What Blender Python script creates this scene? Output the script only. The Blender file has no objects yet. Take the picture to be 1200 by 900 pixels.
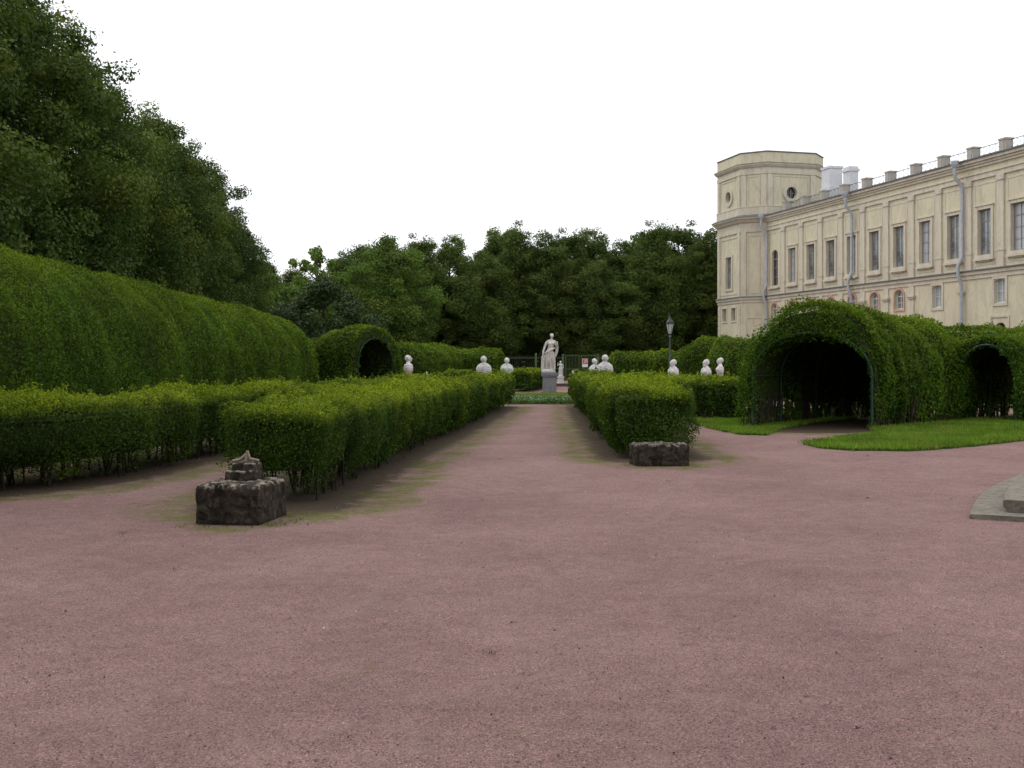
import bpy, bmesh, math, random
import numpy as np
from mathutils import Vector, Matrix

# ------------------------------------------------------------------ camera, sky, sun
scene = bpy.context.scene
col = scene.collection
F, HZ, EYE = 1300.0, 425.0, 1.6          # focal length and horizon in photo pixels (1200x900), eye height

cam_d = bpy.data.cameras.new('camera')
cam = bpy.data.objects.new('camera', cam_d)
col.objects.link(cam)
cam.location = (0, 0, EYE)
cam.rotation_euler = (math.radians(90), 0, 0)
cam_d.sensor_width = 36.0
cam_d.lens = 36.0 * F / 1200.0
cam_d.shift_y = (HZ - 450.0) / 1200.0
cam_d.clip_end = 3000
scene.camera = cam

SUN_EL, SUN_AZ = math.radians(52), math.radians(-60)    # azimuth from +Y (view axis) towards +X
world = bpy.data.worlds.new('World')
scene.world = world
world.use_nodes = True
wn = world.node_tree
wn.nodes.clear()
sky = wn.nodes.new('ShaderNodeTexSky')
sky.sky_type = 'NISHITA'
sky.sun_disc = False
sky.sun_elevation = SUN_EL
sky.sun_rotation = SUN_AZ
sky.dust_density = 4.0
hs = wn.nodes.new('ShaderNodeHueSaturation')
hs.inputs['Saturation'].default_value = 0.15
mixw = wn.nodes.new('ShaderNodeMix')
mixw.data_type = 'RGBA'
mixw.inputs[0].default_value = 0.9                     # closed, even cloud layer over the clear sky
mixw.inputs[7].default_value = (10.9, 11.1, 11.4, 1)
bg = wn.nodes.new('ShaderNodeBackground')
bg.inputs['Strength'].default_value = 0.12
wo = wn.nodes.new('ShaderNodeOutputWorld')
wn.links.new(sky.outputs[0], hs.inputs['Color'])
wn.links.new(hs.outputs[0], mixw.inputs[6])
wn.links.new(mixw.outputs[2], bg.inputs['Color'])
wn.links.new(bg.outputs[0], wo.inputs['Surface'])

sun_d = bpy.data.lights.new('sun', 'SUN')
sun_d.energy = 0.9
sun_d.angle = math.radians(25)
sun_d.color = (1.0, 0.97, 0.92)
sun = bpy.data.objects.new('sun', sun_d)
col.objects.link(sun)
sdir = Vector((math.sin(SUN_AZ) * math.cos(SUN_EL), math.cos(SUN_AZ) * math.cos(SUN_EL), math.sin(SUN_EL)))
sun.rotation_euler = sdir.to_track_quat('Z', 'Y').to_euler()
sun.location = (0, 0, 40)

scene.view_settings.view_transform = 'Standard'
scene.view_settings.look = 'None'
scene.view_settings.exposure = 0.0
scene.view_settings.gamma = 1.0
scene.view_settings.use_curve_mapping = False

# ------------------------------------------------------------------ helpers
RNG = np.random.RandomState(7)

def G(px, py):
    """ground point under a photo pixel"""
    d = EYE * F / (py - HZ)
    return ((px - 600.0) * d / F, d)

def tag(o, label=None, cat=None, group=None, kind=None):
    if label: o['label'] = label
    if cat: o['category'] = cat
    if group: o['group'] = group
    if kind: o['kind'] = kind
    return o

def empty(name, loc=(0, 0, 0), rz=0.0):
    o = bpy.data.objects.new(name, None)
    col.objects.link(o)
    o.location = loc
    o.rotation_euler = (0, 0, rz)
    o.empty_display_size = 0.2
    return o

def link(name, me, parent=None, loc=None, rz=0.0):
    o = bpy.data.objects.new(name, me)
    col.objects.link(o)
    if parent is not None:
        o.parent = parent
    if loc is not None:
        o.location = loc
    if rz:
        o.rotation_euler = (0, 0, rz)
    return o

class MB:
    """collects faces into one mesh"""
    def __init__(s):
        s.v, s.f, s.sm = [], [], []
    def add(s, vs, fs, smooth=False):
        b = len(s.v)
        s.v.extend([tuple(v) for v in vs])
        s.f.extend([tuple(i + b for i in f) for f in fs])
        s.sm.extend([smooth] * len(fs))
        return s
    def box(s, x0, x1, y0, y1, z0, z1):
        return s.add([(x0,y0,z0),(x1,y0,z0),(x1,y1,z0),(x0,y1,z0),(x0,y0,z1),(x1,y0,z1),(x1,y1,z1),(x0,y1,z1)],
                     [(0,3,2,1),(4,5,6,7),(0,1,5,4),(1,2,6,5),(2,3,7,6),(3,0,4,7)])
    def tube(s, pts, rads, n=8, cap=True):
        pts = [Vector(p) for p in pts]
        if not hasattr(rads, '__len__'): rads = [rads] * len(pts)
        vs, fs = [], []
        for i, p in enumerate(pts):
            t = (pts[min(i+1, len(pts)-1)] - pts[max(i-1, 0)])
            if t.length < 1e-6: t = Vector((0,0,1))
            t.normalize()
            a = t.cross(Vector((0.31,0.95,0.05)))
            if a.length < 0.2: a = t.cross(Vector((1,0,0)))
            a.normalize(); b = t.cross(a)
            for k in range(n):
                an = 2*math.pi*k/n
                vs.append(p + (a*math.cos(an) + b*math.sin(an)) * rads[i])
        for i in range(len(pts)-1):
            for k in range(n):
                k2 = (k+1) % n
                fs.append((i*n+k, i*n+k2, (i+1)*n+k2, (i+1)*n+k))
        s.add(vs, fs, n > 4)
        if cap:
            m = len(pts)-1
            s.add(vs[:n], [tuple(range(n-1,-1,-1))])
            s.add(vs[m*n:], [tuple(range(n))])
        return s
    def lathe(s, prof, n=16, c=(0,0,0), sx=1.0, sy=1.0):
        vs, fs = [], []
        for r, z in prof:
            for k in range(n):
                an = 2*math.pi*(k+0.5)/n
                vs.append((c[0]+r*sx*math.cos(an), c[1]+r*sy*math.sin(an), c[2]+z))
        for i in range(len(prof)-1):
            for k in range(n):
                k2 = (k+1) % n
                fs.append((i*n+k, i*n+k2, (i+1)*n+k2, (i+1)*n+k))
        s.add(vs, fs, n > 8)
        s.add(vs[:n], [tuple(range(n-1,-1,-1))])
        s.add(vs[-n:], [tuple(range(n))])
        return s
    def ball(s, c, r, sc=(1,1,1), n=12, m=8):
        vs, fs = [(c[0],c[1],c[2]-r*sc[2])], []
        for i in range(1, m):
            th = math.pi*i/m
            for k in range(n):
                an = 2*math.pi*k/n
                vs.append((c[0]+r*sc[0]*math.sin(th)*math.cos(an), c[1]+r*sc[1]*math.sin(th)*math.sin(an), c[2]-r*sc[2]*math.cos(th)))
        vs.append((c[0],c[1],c[2]+r*sc[2]))
        for k in range(n):
            k2 = (k+1) % n
            fs.append((0, 1+k2, 1+k))
            for i in range(m-2):
                fs.append((1+i*n+k, 1+i*n+k2, 1+(i+1)*n+k2, 1+(i+1)*n+k))
            fs.append((1+(m-2)*n+k, 1+(m-2)*n+k2, len(vs)-1))
        return s.add(vs, fs, True)
    def mesh(s, name, mat):
        me = bpy.data.meshes.new(name)
        me.from_pydata(s.v, [], s.f)
        me.polygons.foreach_set('use_smooth', s.sm)
        me.materials.append(mat)
        me.update()
        return me
    def build(s, name, mat, parent=None, loc=None, rz=0.0):
        return link(name, s.mesh(name, mat), parent, loc, rz)

def rough(me, amp, freq, seed):
    """push vertices about with smooth noise"""
    n = len(me.vertices)
    co = np.empty(n*3); me.vertices.foreach_get('co', co); co = co.reshape(-1, 3)
    co += np.stack([wob(co, freq, seed+k) for k in range(3)], 1) * amp
    me.vertices.foreach_set('co', co.ravel()); me.update()

def wob(p, f, seed):
    r = np.random.RandomState(seed)
    out = np.zeros(len(p))
    for k in range(6):
        d = r.normal(size=3); d /= np.linalg.norm(d)
        out += np.sin(p @ d * f * (0.6 + 0.28*k) * 2*math.pi + r.uniform(0, 6.28))
    return out / 3.0

# ------------------------------------------------------------------ materials
def mat_new(name):
    m = bpy.data.materials.new(name); m.use_nodes = True
    nt = m.node_tree; nt.nodes.clear()
    out = nt.nodes.new('ShaderNodeOutputMaterial')
    return m, nt, out

def N(nt, t, **kw):
    n = nt.nodes.new(t)
    for k, v in kw.items(): setattr(n, k, v)
    return n

def noise(nt, scale, detail=4, rough_=0.55, vec=None, dist=0.0):
    n = N(nt, 'ShaderNodeTexNoise')
    n.inputs['Scale'].default_value = scale
    n.inputs['Detail'].default_value = detail
    n.inputs['Roughness'].default_value = rough_
    n.inputs['Distortion'].default_value = dist
    if vec is not None: nt.links.new(vec, n.inputs['Vector'])
    return n

def ramp(nt, fac, stops):
    r = N(nt, 'ShaderNodeValToRGB')
    els = r.color_ramp.elements
    while len(els) < len(stops): els.new(0.5)
    for e, (p, c) in zip(els, stops):
        e.position = p
        e.color = (c[0], c[1], c[2], 1) if hasattr(c, '__len__') else (c, c, c, 1)
    nt.links.new(fac, r.inputs[0])
    return r

def mixc(nt, fac, a, b, mode='MIX'):
    m = N(nt, 'ShaderNodeMix', data_type='RGBA', blend_type=mode)
    for s, v in ((0, fac), (6, a), (7, b)):
        if hasattr(v, 'is_linked') or hasattr(v, 'links'):
            nt.links.new(v, m.inputs[s])
        elif hasattr(v, '__len__'):
            m.inputs[s].default_value = (v[0], v[1], v[2], 1)
        else:
            m.inputs[s].default_value = v
    return m.outputs[2]

def math_(nt, op, a, b=None, clamp=False):
    m = N(nt, 'ShaderNodeMath', operation=op); m.use_clamp = clamp
    for s, v in ((0, a), (1, b)):
        if v is None: continue
        if hasattr(v, 'links'): nt.links.new(v, m.inputs[s])
        else: m.inputs[s].default_value = v
    return m.outputs[0]

def principled(nt, out, color, rough_=0.8, spec=0.3, metal=0.0, normal=None):
    p = N(nt, 'ShaderNodeBsdfPrincipled')
    if hasattr(color, 'links'): nt.links.new(color, p.inputs['Base Color'])
    else: p.inputs['Base Color'].default_value = (*color, 1)
    if hasattr(rough_, 'links'): nt.links.new(rough_, p.inputs['Roughness'])
    else: p.inputs['Roughness'].default_value = rough_
    p.inputs['Specular IOR Level'].default_value = spec
    p.inputs['Metallic'].default_value = metal
    if normal is not None: nt.links.new(normal, p.inputs['Normal'])
    nt.links.new(p.outputs[0], out.inputs['Surface'])
    return p

def bump(nt, height, strength=0.4, dist=0.02, prev=None):
    b = N(nt, 'ShaderNodeBump')
    b.inputs['Strength'].default_value = strength
    b.inputs['Distance'].default_value = dist
    nt.links.new(height, b.inputs['Height'])
    if prev is not None: nt.links.new(prev, b.inputs['Normal'])
    return b.outputs[0]

def objcoord(nt):
    return N(nt, 'ShaderNodeTexCoord').outputs['Object']

def leaf_mat(name, dark, mid, light, fresh=None, trans=0.28, patch=0.35):
    m, nt, out = mat_new(name)
    a = N(nt, 'ShaderNodeAttribute', attribute_name='rnd')
    r = ramp(nt, a.outputs['Fac'], [(0.0, dark), (0.55, mid), (1.0, light)])
    c = r.outputs[0]
    geo = N(nt, 'ShaderNodeNewGeometry')
    nz = noise(nt, patch, 3, 0.6, geo.outputs['Position'])
    pr = ramp(nt, nz.outputs['Fac'], [(0.35, 0.72), (0.65, 1.2)])
    c = mixc(nt, 1.0, c, pr.outputs[0], 'MULTIPLY')
    if fresh:
        b = N(nt, 'ShaderNodeAttribute', attribute_name='fresh')
        c = mixc(nt, b.outputs['Fac'], c, fresh)
    p = N(nt, 'ShaderNodeBsdfPrincipled')
    nt.links.new(c, p.inputs['Base Color'])
    p.inputs['Roughness'].default_value = 0.65
    p.inputs['Specular IOR Level'].default_value = 0.13
    t = N(nt, 'ShaderNodeBsdfTranslucent')
    tc = mixc(nt, 1.0, c, (1.0, 1.15, 0.5), 'MULTIPLY')
    nt.links.new(tc, t.inputs['Color'])
    ms = N(nt, 'ShaderNodeMixShader'); ms.inputs[0].default_value = trans
    nt.links.new(p.outputs[0], ms.inputs[1]); nt.links.new(t.outputs[0], ms.inputs[2])
    nt.links.new(ms.outputs[0], out.inputs['Surface'])
    return m

def simple_mat(name, c, rough_=0.7, spec=0.3, metal=0.0, var=0.15, scale=6.0, bmp=0.0, bscale=40.0):
    m, nt, out = mat_new(name)
    oc = objcoord(nt)
    nz = noise(nt, scale, 5, 0.6, oc)
    r = ramp(nt, nz.outputs['Fac'], [(0.3, tuple(x*(1-var) for x in c)), (0.7, tuple(min(1, x*(1+var)) for x in c))])
    nrm = None
    if bmp:
        n2 = noise(nt, bscale, 4, 0.6, oc)
        nrm = bump(nt, n2.outputs['Fac'], bmp, 0.02)
    principled(nt, out, r.outputs[0], rough_, spec, metal, nrm)
    return m

M = {}
# box hedges: fresh yellow-green growth above, old dark growth below
M['hedge'] = leaf_mat('hedge_leaves', (0.014,0.034,0.005), (0.042,0.085,0.010), (0.085,0.15,0.016), (0.25,0.31,0.012), patch=0.8)
M['tunnel'] = leaf_mat('tunnel_leaves', (0.026,0.058,0.006), (0.066,0.130,0.010), (0.115,0.205,0.016), (0.23,0.29,0.014), trans=0.32, patch=0.5)
M['linden'] = leaf_mat('linden_leaves', (0.030,0.052,0.013), (0.070,0.110,0.024), (0.125,0.175,0.036), (0.19,0.21,0.035), trans=0.3, patch=0.16)
M['wood'] = leaf_mat('woodland_leaves', (0.040,0.062,0.016), (0.088,0.128,0.030), (0.145,0.19,0.045), (0.19,0.20,0.05), trans=0.35, patch=0.1)
M['wood_pale'] = leaf_mat('pale_woodland_leaves', (0.055,0.095,0.02), (0.105,0.17,0.034), (0.16,0.24,0.046), (0.22,0.25,0.05), trans=0.35, patch=0.12)
M['yew'] = leaf_mat('yew_needles', (0.022,0.036,0.014), (0.042,0.066,0.022), (0.066,0.098,0.032), trans=0.1, patch=0.2)
M['core'] = simple_mat('hedge_twigs', (0.03,0.04,0.014), 0.95, 0.05, var=0.4, scale=9)
M['stem'] = simple_mat('shrub_stem', (0.045,0.036,0.027), 0.9, 0.1, var=0.35, scale=12)
M['bark'] = simple_mat('tree_bark', (0.05,0.04,0.03), 0.95, 0.1, var=0.4, scale=3, bmp=0.6, bscale=14)
M['hoop'] = simple_mat('green_painted_iron', (0.022,0.06,0.042), 0.5, 0.35, var=0.35, scale=5)
M['grass'] = leaf_mat('lawn_grass', (0.10,0.165,0.016), (0.155,0.25,0.026), (0.21,0.32,0.045), (0.22,0.22,0.06), trans=0.3, patch=0.9)
M['carpet'] = leaf_mat('border_plants', (0.06,0.12,0.025), (0.10,0.18,0.045), (0.15,0.25,0.075), (0.42,0.48,0.42), trans=0.2, patch=2.0)
M['iron'] = simple_mat('dark_iron', (0.035,0.045,0.04), 0.5, 0.4, var=0.2)
M['fence'] = simple_mat('green_fence_paint', (0.035,0.055,0.03), 0.6, 0.3, var=0.25)
M['fence_post'] = simple_mat('olive_gate_paint', (0.085,0.12,0.045), 0.6, 0.3, var=0.2)
M['zinc'] = simple_mat('zinc_sheet', (0.42,0.44,0.48), 0.5, 0.4, 0.25, var=0.14, scale=3)
M['roof'] = simple_mat('grey_roof_sheet', (0.16,0.17,0.18), 0.6, 0.3, 0.2, var=0.15, scale=2)
M['whitewash'] = simple_mat('whitewashed_brick', (0.62,0.62,0.64), 0.9, 0.1, var=0.1, scale=2.5)
M['frame'] = simple_mat('window_wood', (0.26,0.23,0.22), 0.6, 0.3, var=0.2)
M['frame_white'] = simple_mat('white_window_wood', (0.62,0.62,0.62), 0.6, 0.3, var=0.1)
M['red_paper'] = simple_mat('red_print', (0.55,0.11,0.13), 0.6, 0.2, var=0.35, scale=9)
M['white_paper'] = simple_mat('white_print', (0.75,0.75,0.75), 0.6, 0.2, var=0.05)
M['litter'] = leaf_mat('fallen_leaves', (0.10,0.06,0.03), (0.22,0.15,0.06), (0.38,0.32,0.16), trans=0.1)

def glass_mat():
    m, nt, out = mat_new('old_window_glass')
    oc = objcoord(nt)
    nz = noise(nt, 1.3, 2, 0.5, oc)
    r = ramp(nt, nz.outputs['Fac'], [(0.35, (0.09,0.105,0.11)), (0.7, (0.27,0.29,0.30))])
    n2 = noise(nt, 2.2, 1, 0.5, oc)
    principled(nt, out, r.outputs[0], 0.06, 0.9, 0.0, bump(nt, n2.outputs['Fac'], 0.06, 0.03))
    return m
M['glass'] = glass_mat()
M['dark_glass'] = simple_mat('dark_window_glass', (0.02,0.022,0.024), 0.12, 0.6, var=0.2)
M['curtain_glass'] = simple_mat('curtained_window_glass', (0.36,0.38,0.40), 0.15, 0.6, var=0.15, scale=1.5)
M['lamp_glass'] = simple_mat('frosted_lamp_glass', (0.5,0.52,0.52), 0.25, 0.5, var=0.05)

def plaster_mat(name, base, warm, stain):
    m, nt, out = mat_new(name)
    oc = objcoord(nt)
    mp = N(nt, 'ShaderNodeMapping'); mp.inputs['Scale'].default_value = (1, 1, 0.35)
    nt.links.new(oc, mp.inputs[0])
    n1 = noise(nt, 0.55, 6, 0.65, mp.outputs[0], 0.6)
    c = ramp(nt, n1.outputs['Fac'], [(0.3, warm), (0.62, base)]).outputs[0]
    n2 = noise(nt, 1.9, 8, 0.7, mp.outputs[0], 1.0)
    f = ramp(nt, n2.outputs['Fac'], [(0.46, 0.0), (0.74, 0.85)]).outputs[0]
    c = mixc(nt, f, c, stain)
    n3 = noise(nt, 9, 5, 0.7, oc)
    sp = ramp(nt, n3.outputs['Fac'], [(0.3, 0.86), (0.7, 1.06)]).outputs[0]
    c = mixc(nt, 1.0, c, sp, 'MULTIPLY')
    principled(nt, out, c, 0.92, 0.15, 0.0, bump(nt, n3.outputs['Fac'], 0.3, 0.03))
    return m
M['plaster'] = plaster_mat('ochre_plaster', (0.65,0.595,0.43), (0.585,0.515,0.38), (0.41,0.38,0.30))
M['trim'] = plaster_mat('limestone_trim', (0.63,0.58,0.46), (0.585,0.505,0.41), (0.39,0.36,0.30))
M['pedestal_plaster'] = plaster_mat('grey_parapet_stone', (0.46,0.42,0.38), (0.42,0.37,0.33), (0.28,0.26,0.24))
M['coping'] = simple_mat('lead_flashing', (0.14,0.14,0.15), 0.6, 0.3, 0.2, var=0.25, scale=2)

def marble_mat(name, base, dirt_and_shade, amt=0.6):
    m, nt, out = mat_new(name)
    oc = objcoord(nt)
    n1 = noise(nt, 5, 7, 0.7, oc, 0.8)
    f = ramp(nt, n1.outputs['Fac'], [(0.46, 0.0), (0.75, amt)]).outputs[0]
    c = mixc(nt, f, base, dirt_and_shade)
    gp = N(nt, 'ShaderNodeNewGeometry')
    pt = ramp(nt, gp.outputs['Pointiness'], [(0.42, 0.9), (0.50, 0.0)]).outputs[0]   # grime plus fold shade, put into the colour of the hollows
    c = mixc(nt, pt, c, tuple(x*0.55 for x in dirt_and_shade))
    principled(nt, out, c, 0.75, 0.25, 0.0, bump(nt, n1.outputs['Fac'], 0.2, 0.02))
    return m
M['marble'] = marble_mat('weathered_marble', (0.64,0.61,0.57), (0.28,0.26,0.22), 0.75)
M['marble_white'] = marble_mat('clean_marble', (0.64,0.62,0.61), (0.36,0.34,0.32), 0.55)
M['plinth'] = marble_mat('grey_plinth_stone', (0.22,0.225,0.24), (0.11,0.11,0.11), 0.8)

def rock_mat(name, base, dark, lichen, lich_amt):
    m, nt, out = mat_new(name)
    oc = objcoord(nt)
    n1 = noise(nt, 5.5, 8, 0.7, oc, 0.5)
    c = ramp(nt, n1.outputs['Fac'], [(0.38, dark), (0.66, base)]).outputs[0]
    n2 = noise(nt, 13, 6, 0.65, oc, 0.8)
    f = ramp(nt, n2.outputs['Fac'], [(0.50, 0.0), (0.57, lich_amt)]).outputs[0]
    geo = N(nt, 'ShaderNodeNewGeometry')
    sep = N(nt, 'ShaderNodeSeparateXYZ'); nt.links.new(geo.outputs['Normal'], sep.inputs[0])
    up = ramp(nt, sep.outputs['Z'], [(0.2, 0.12), (0.75, 1.0)]).outputs[0]   # lichen likes the upper faces
    f = math_(nt, 'MULTIPLY', f, up)
    c = mixc(nt, f, c, lichen)
    v = N(nt, 'ShaderNodeTexVoronoi'); v.inputs['Scale'].default_value = 11
    nt.links.new(oc, v.inputs['Vector'])
    h = math_(nt, 'ADD', n1.outputs['Fac'], math_(nt, 'MULTIPLY', v.outputs['Distance'], 0.6))
    principled(nt, out, c, 0.95, 0.15, 0.0, bump(nt, h, 0.9, 0.05))
    return m
M['rock'] = rock_mat('lichened_tufa', (0.062,0.049,0.037), (0.011,0.0095,0.0075), (0.33,0.285,0.23), 0.9)
M['slab'] = rock_mat('grey_step_stone', (0.25,0.225,0.185), (0.17,0.15,0.125), (0.30,0.275,0.225), 0.5)

def gravel_mat():
    m, nt, out = mat_new('pink_crushed_granite')
    geo = N(nt, 'ShaderNodeNewGeometry'); P = geo.outputs['Position']
    big = noise(nt, 0.45, 5, 0.6, P, 0.4)
    c = ramp(nt, big.outputs['Fac'], [(0.3, (0.212,0.128,0.120)), (0.5, (0.252,0.154,0.144)), (0.72, (0.300,0.189,0.174))]).outputs[0]
    mid = noise(nt, 5.0, 6, 0.7, P, 0.5)
    mm = ramp(nt, mid.outputs['Fac'], [(0.3, 0.84), (0.7, 1.12)]).outputs[0]
    c = mixc(nt, 1.0, c, mm, 'MULTIPLY')
    v = N(nt, 'ShaderNodeTexVoronoi'); v.inputs['Scale'].default_value = 140
    nt.links.new(P, v.inputs['Vector'])
    bw = N(nt, 'ShaderNodeRGBToBW'); nt.links.new(v.outputs['Color'], bw.inputs[0])
    g = ramp(nt, bw.outputs[0], [(0.06, 0.3), (0.3, 0.82), (0.7, 1.12), (0.95, 1.75)]).outputs[0]
    c = mixc(nt, 1.0, c, g, 'MULTIPLY')
    fine = noise(nt, 210, 3, 0.7, P)
    fg = ramp(nt, fine.outputs['Fac'], [(0.3, 0.62), (0.7, 1.32)]).outputs[0]
    c = mixc(nt, 1.0, c, fg, 'MULTIPLY')
    # buff dry patches
    n5 = noise(nt, 1.3, 6, 0.7, P, 1.2)
    dry = ramp(nt, n5.outputs['Fac'], [(0.52, 0.0), (0.68, 0.45)]).outputs[0]
    c = mixc(nt, dry, c, (0.27,0.185,0.155))
    # bare soil and moss beside the hedges
    brk = noise(nt, 1.7, 9, 0.74, P, 1.0)
    bs = math_(nt, 'SUBTRACT', brk.outputs['Fac'], 0.5)
    soil = N(nt, 'ShaderNodeAttribute', attribute_name='soil').outputs['Fac']
    moss = N(nt, 'ShaderNodeAttribute', attribute_name='moss').outputs['Fac']
    sf = math_(nt, 'ADD', soil, math_(nt, 'MULTIPLY', bs, 1.3))
    sf = ramp(nt, sf, [(0.35, 0.0), (0.62, 0.92)]).outputs[0]
    sc = ramp(nt, fine.outputs['Fac'], [(0.3, (0.034,0.026,0.017)), (0.7, (0.08,0.062,0.040))]).outputs[0]
    c = mixc(nt, sf, c, sc)
    mf = math_(nt, 'ADD', moss, math_(nt, 'MULTIPLY', bs, 3.0))
    mf = math_(nt, 'ADD', mf, math_(nt, 'MULTIPLY', math_(nt, 'SUBTRACT', noise(nt, 22, 5, 0.7, P).outputs['Fac'], 0.5), 1.6))
    mf = ramp(nt, mf, [(0.34, 0.0), (0.95, 0.85)]).outputs[0]
    mc = ramp(nt, fine.outputs['Fac'], [(0.3, (0.062,0.075,0.014)), (0.7, (0.15,0.16,0.03))]).outputs[0]
    c = mixc(nt, mf, c, mc)
    h = math_(nt, 'ADD', math_(nt, 'MULTIPLY', v.outputs['Distance'], 0.5), fine.outputs['Fac'])
    scuff = noise(nt, 2.4, 3, 0.55, P, 1.4)
    n = bump(nt, scuff.outputs['Fac'], 0.5, 0.06)
    n = bump(nt, mid.outputs['Fac'], 0.6, 0.03, n)
    n = bump(nt, noise(nt, 17, 4, 0.6, P, 0.6).outputs['Fac'], 0.55, 0.018, n)
    n = bump(nt, h, 0.8, 0.007, n)
    principled(nt, out, c, 0.95, 0.12, 0.0, n)
    return m
M['gravel'] = gravel_mat()

def earth_mat():
    m, nt, out = mat_new('park_ground')
    geo = N(nt, 'ShaderNodeNewGeometry'); P = geo.outputs['Position']
    n1 = noise(nt, 0.7, 6, 0.65, P)
    c = ramp(nt, n1.outputs['Fac'], [(0.35, (0.035,0.05,0.014)), (0.65, (0.06,0.085,0.02))]).outputs[0]
    principled(nt, out, c, 0.95, 0.1, 0.0, bump(nt, noise(nt, 12, 5, 0.6, P).outputs['Fac'], 0.5, 0.05))
    return m
M['earth'] = earth_mat()
def turf_mat():
    m, nt, out = mat_new('lawn_turf')
    geo = N(nt, 'ShaderNodeNewGeometry'); P = geo.outputs['Position']
    n1 = noise(nt, 14, 5, 0.65, P)
    c = ramp(nt, n1.outputs['Fac'], [(0.35, (0.035,0.075,0.008)), (0.65, (0.065,0.135,0.015))]).outputs[0]
    principled(nt, out, c, 0.95, 0.1, 0.0, bump(nt, n1.outputs['Fac'], 0.5, 0.04))
    return m
M['turf'] = turf_mat()

# ------------------------------------------------------------------ leaf meshes
def leaf_mesh(name, pos, nor, size, mat, rng, spread=0.7, rnd=None, fresh=None, aspect=0.55, fold=0.18, axis=None, axis_w=0.0):
    n = len(pos)
    nn = nor + rng.normal(size=(n, 3)) * spread
    nn /= np.linalg.norm(nn, axis=1)[:, None] + 1e-9
    a = rng.normal(size=(n, 3))
    if axis is not None: a = a * (1-axis_w) + axis * axis_w * 1.6
    a -= nn * np.sum(a*nn, 1)[:, None]
    a /= np.linalg.norm(a, axis=1)[:, None] + 1e-9
    b = np.cross(nn, a)
    l = (size if hasattr(size, '__len__') else np.full(n, size)) * rng.uniform(0.7, 1.3, n)
    L = l[:, None]; W = L * aspect * 0.5
    v = np.empty((n, 4, 3))
    v[:, 0] = pos - a*L*0.5
    v[:, 1] = pos - a*L*0.02 + b*W + nn*L*fold*0.5
    v[:, 2] = pos + a*L*0.5
    v[:, 3] = pos - a*L*0.02 - b*W + nn*L*fold*0.5
    me = bpy.data.meshes.new(name)
    me.vertices.add(n*4); me.vertices.foreach_set('co', v.astype(np.float32).ravel())
    me.loops.add(n*4); me.loops.foreach_set('vertex_index', np.arange(n*4, dtype=np.int32))
    me.polygons.add(n); me.polygons.foreach_set('loop_start', np.arange(0, n*4, 4, dtype=np.int32))
    if rnd is None: rnd = rng.uniform(0, 1, n)
    me.attributes.new('rnd', 'FLOAT', 'POINT').data.foreach_set('value', np.repeat(rnd, 4).astype(np.float32))
    if fresh is None: fresh = np.zeros(n)
    me.attributes.new('fresh', 'FLOAT', 'POINT').data.foreach_set('value', np.repeat(np.clip(fresh, 0, 1), 4).astype(np.float32))
    me.materials.append(mat)
    me.update(calc_edges=True)
    return me

def leaf_size(d):
    return np.clip(0.0023*d, 0.028, 0.15)

# ------------------------------------------------------------------ hedges
def resample(path, step):
    P = np.array(path, float)
    if len(P) > 2:                                   # Catmull-Rom
        Q = np.vstack([2*P[0]-P[1], P, 2*P[-1]-P[-2]])
        pts = []
        for i in range(1, len(Q)-2):
            for t in np.linspace(0, 1, 12, endpoint=False):
                p0, p1, p2, p3 = Q[i-1], Q[i], Q[i+1], Q[i+2]
                pts.append(0.5*((2*p1)+(-p0+p2)*t+(2*p0-5*p1+4*p2-p3)*t*t+(-p0+3*p1-3*p2+p3)*t**3))
        pts.append(P[-1]); P = np.array(pts)
    s = np.concatenate([[0], np.cumsum(np.linalg.norm(np.diff(P, axis=0), axis=1))])
    n = max(3, int(s[-1]/step)+1)
    t = np.linspace(0, s[-1], n)
    return np.stack([np.interp(t, s, P[:, 0]), np.interp(t, s, P[:, 1])], 1), t

def box_profile(hw, H, foot, r=0.16):
    """open outline from foot over the top to the other foot, clipped hedge with a slightly drawn-in foot"""
    pts = [(-foot, 0.10), (-hw*0.93, 0.42), (-hw, H*0.62), (-hw, H-r)]
    for k in range(1, 4):
        a = k/4*math.pi/2
        pts.append((-hw+r-r*math.cos(a), H-r+r*math.sin(a)))
    pts += [(-hw+r, H), (-hw*0.35, H+0.015)]
    return np.array(pts + [(-x, z) for x, z in pts[::-1]])

def arch_profile(hw, H, spring, z0=0.12, n=14):
    pts = [(-hw*0.97, z0), (-hw, spring*0.5)]
    for k in range(n+1):
        a = math.pi*k/n
        pts.append((-hw*math.cos(a), spring+(H-spring)*math.sin(a)))
    pts += [(hw, spring*0.5), (hw*0.97, z0)]
    return np.array(pts)

class Sweep:
    def __init__(s, path, step=0.3):
        s.P, s.t = resample(path, step)
        T = np.gradient(s.P, axis=0); T /= np.linalg.norm(T, axis=1)[:, None]
        s.T = T; s.L = s.t[-1]
        s.Nn = np.stack([T[:, 1], -T[:, 0]], 1)       # to the right of the path
    def at(s, t):
        f = lambda A: np.stack([np.interp(t, s.t, A[:, 0]), np.interp(t, s.t, A[:, 1])], 1)
        P, Nn, T = f(s.P), f(s.Nn), f(s.T)
        return P, Nn/np.linalg.norm(Nn, axis=1)[:, None], T/np.linalg.norm(T, axis=1)[:, None]

def prof_sample(prof, q):
    d = np.diff(prof, axis=0); ln = np.linalg.norm(d, axis=1)
    s = np.concatenate([[0], np.cumsum(ln)])
    x = np.interp(q*s[-1], s, prof[:, 0]); z = np.interp(q*s[-1], s, prof[:, 1])
    i = np.clip(np.searchsorted(s, q*s[-1], side='right')-1, 0, len(d)-1)
    tx, tz = d[i, 0]/ln[i], d[i, 1]/ln[i]
    return x, z, -tz, tx                               # left normal: outward for foot-to-foot order

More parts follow.
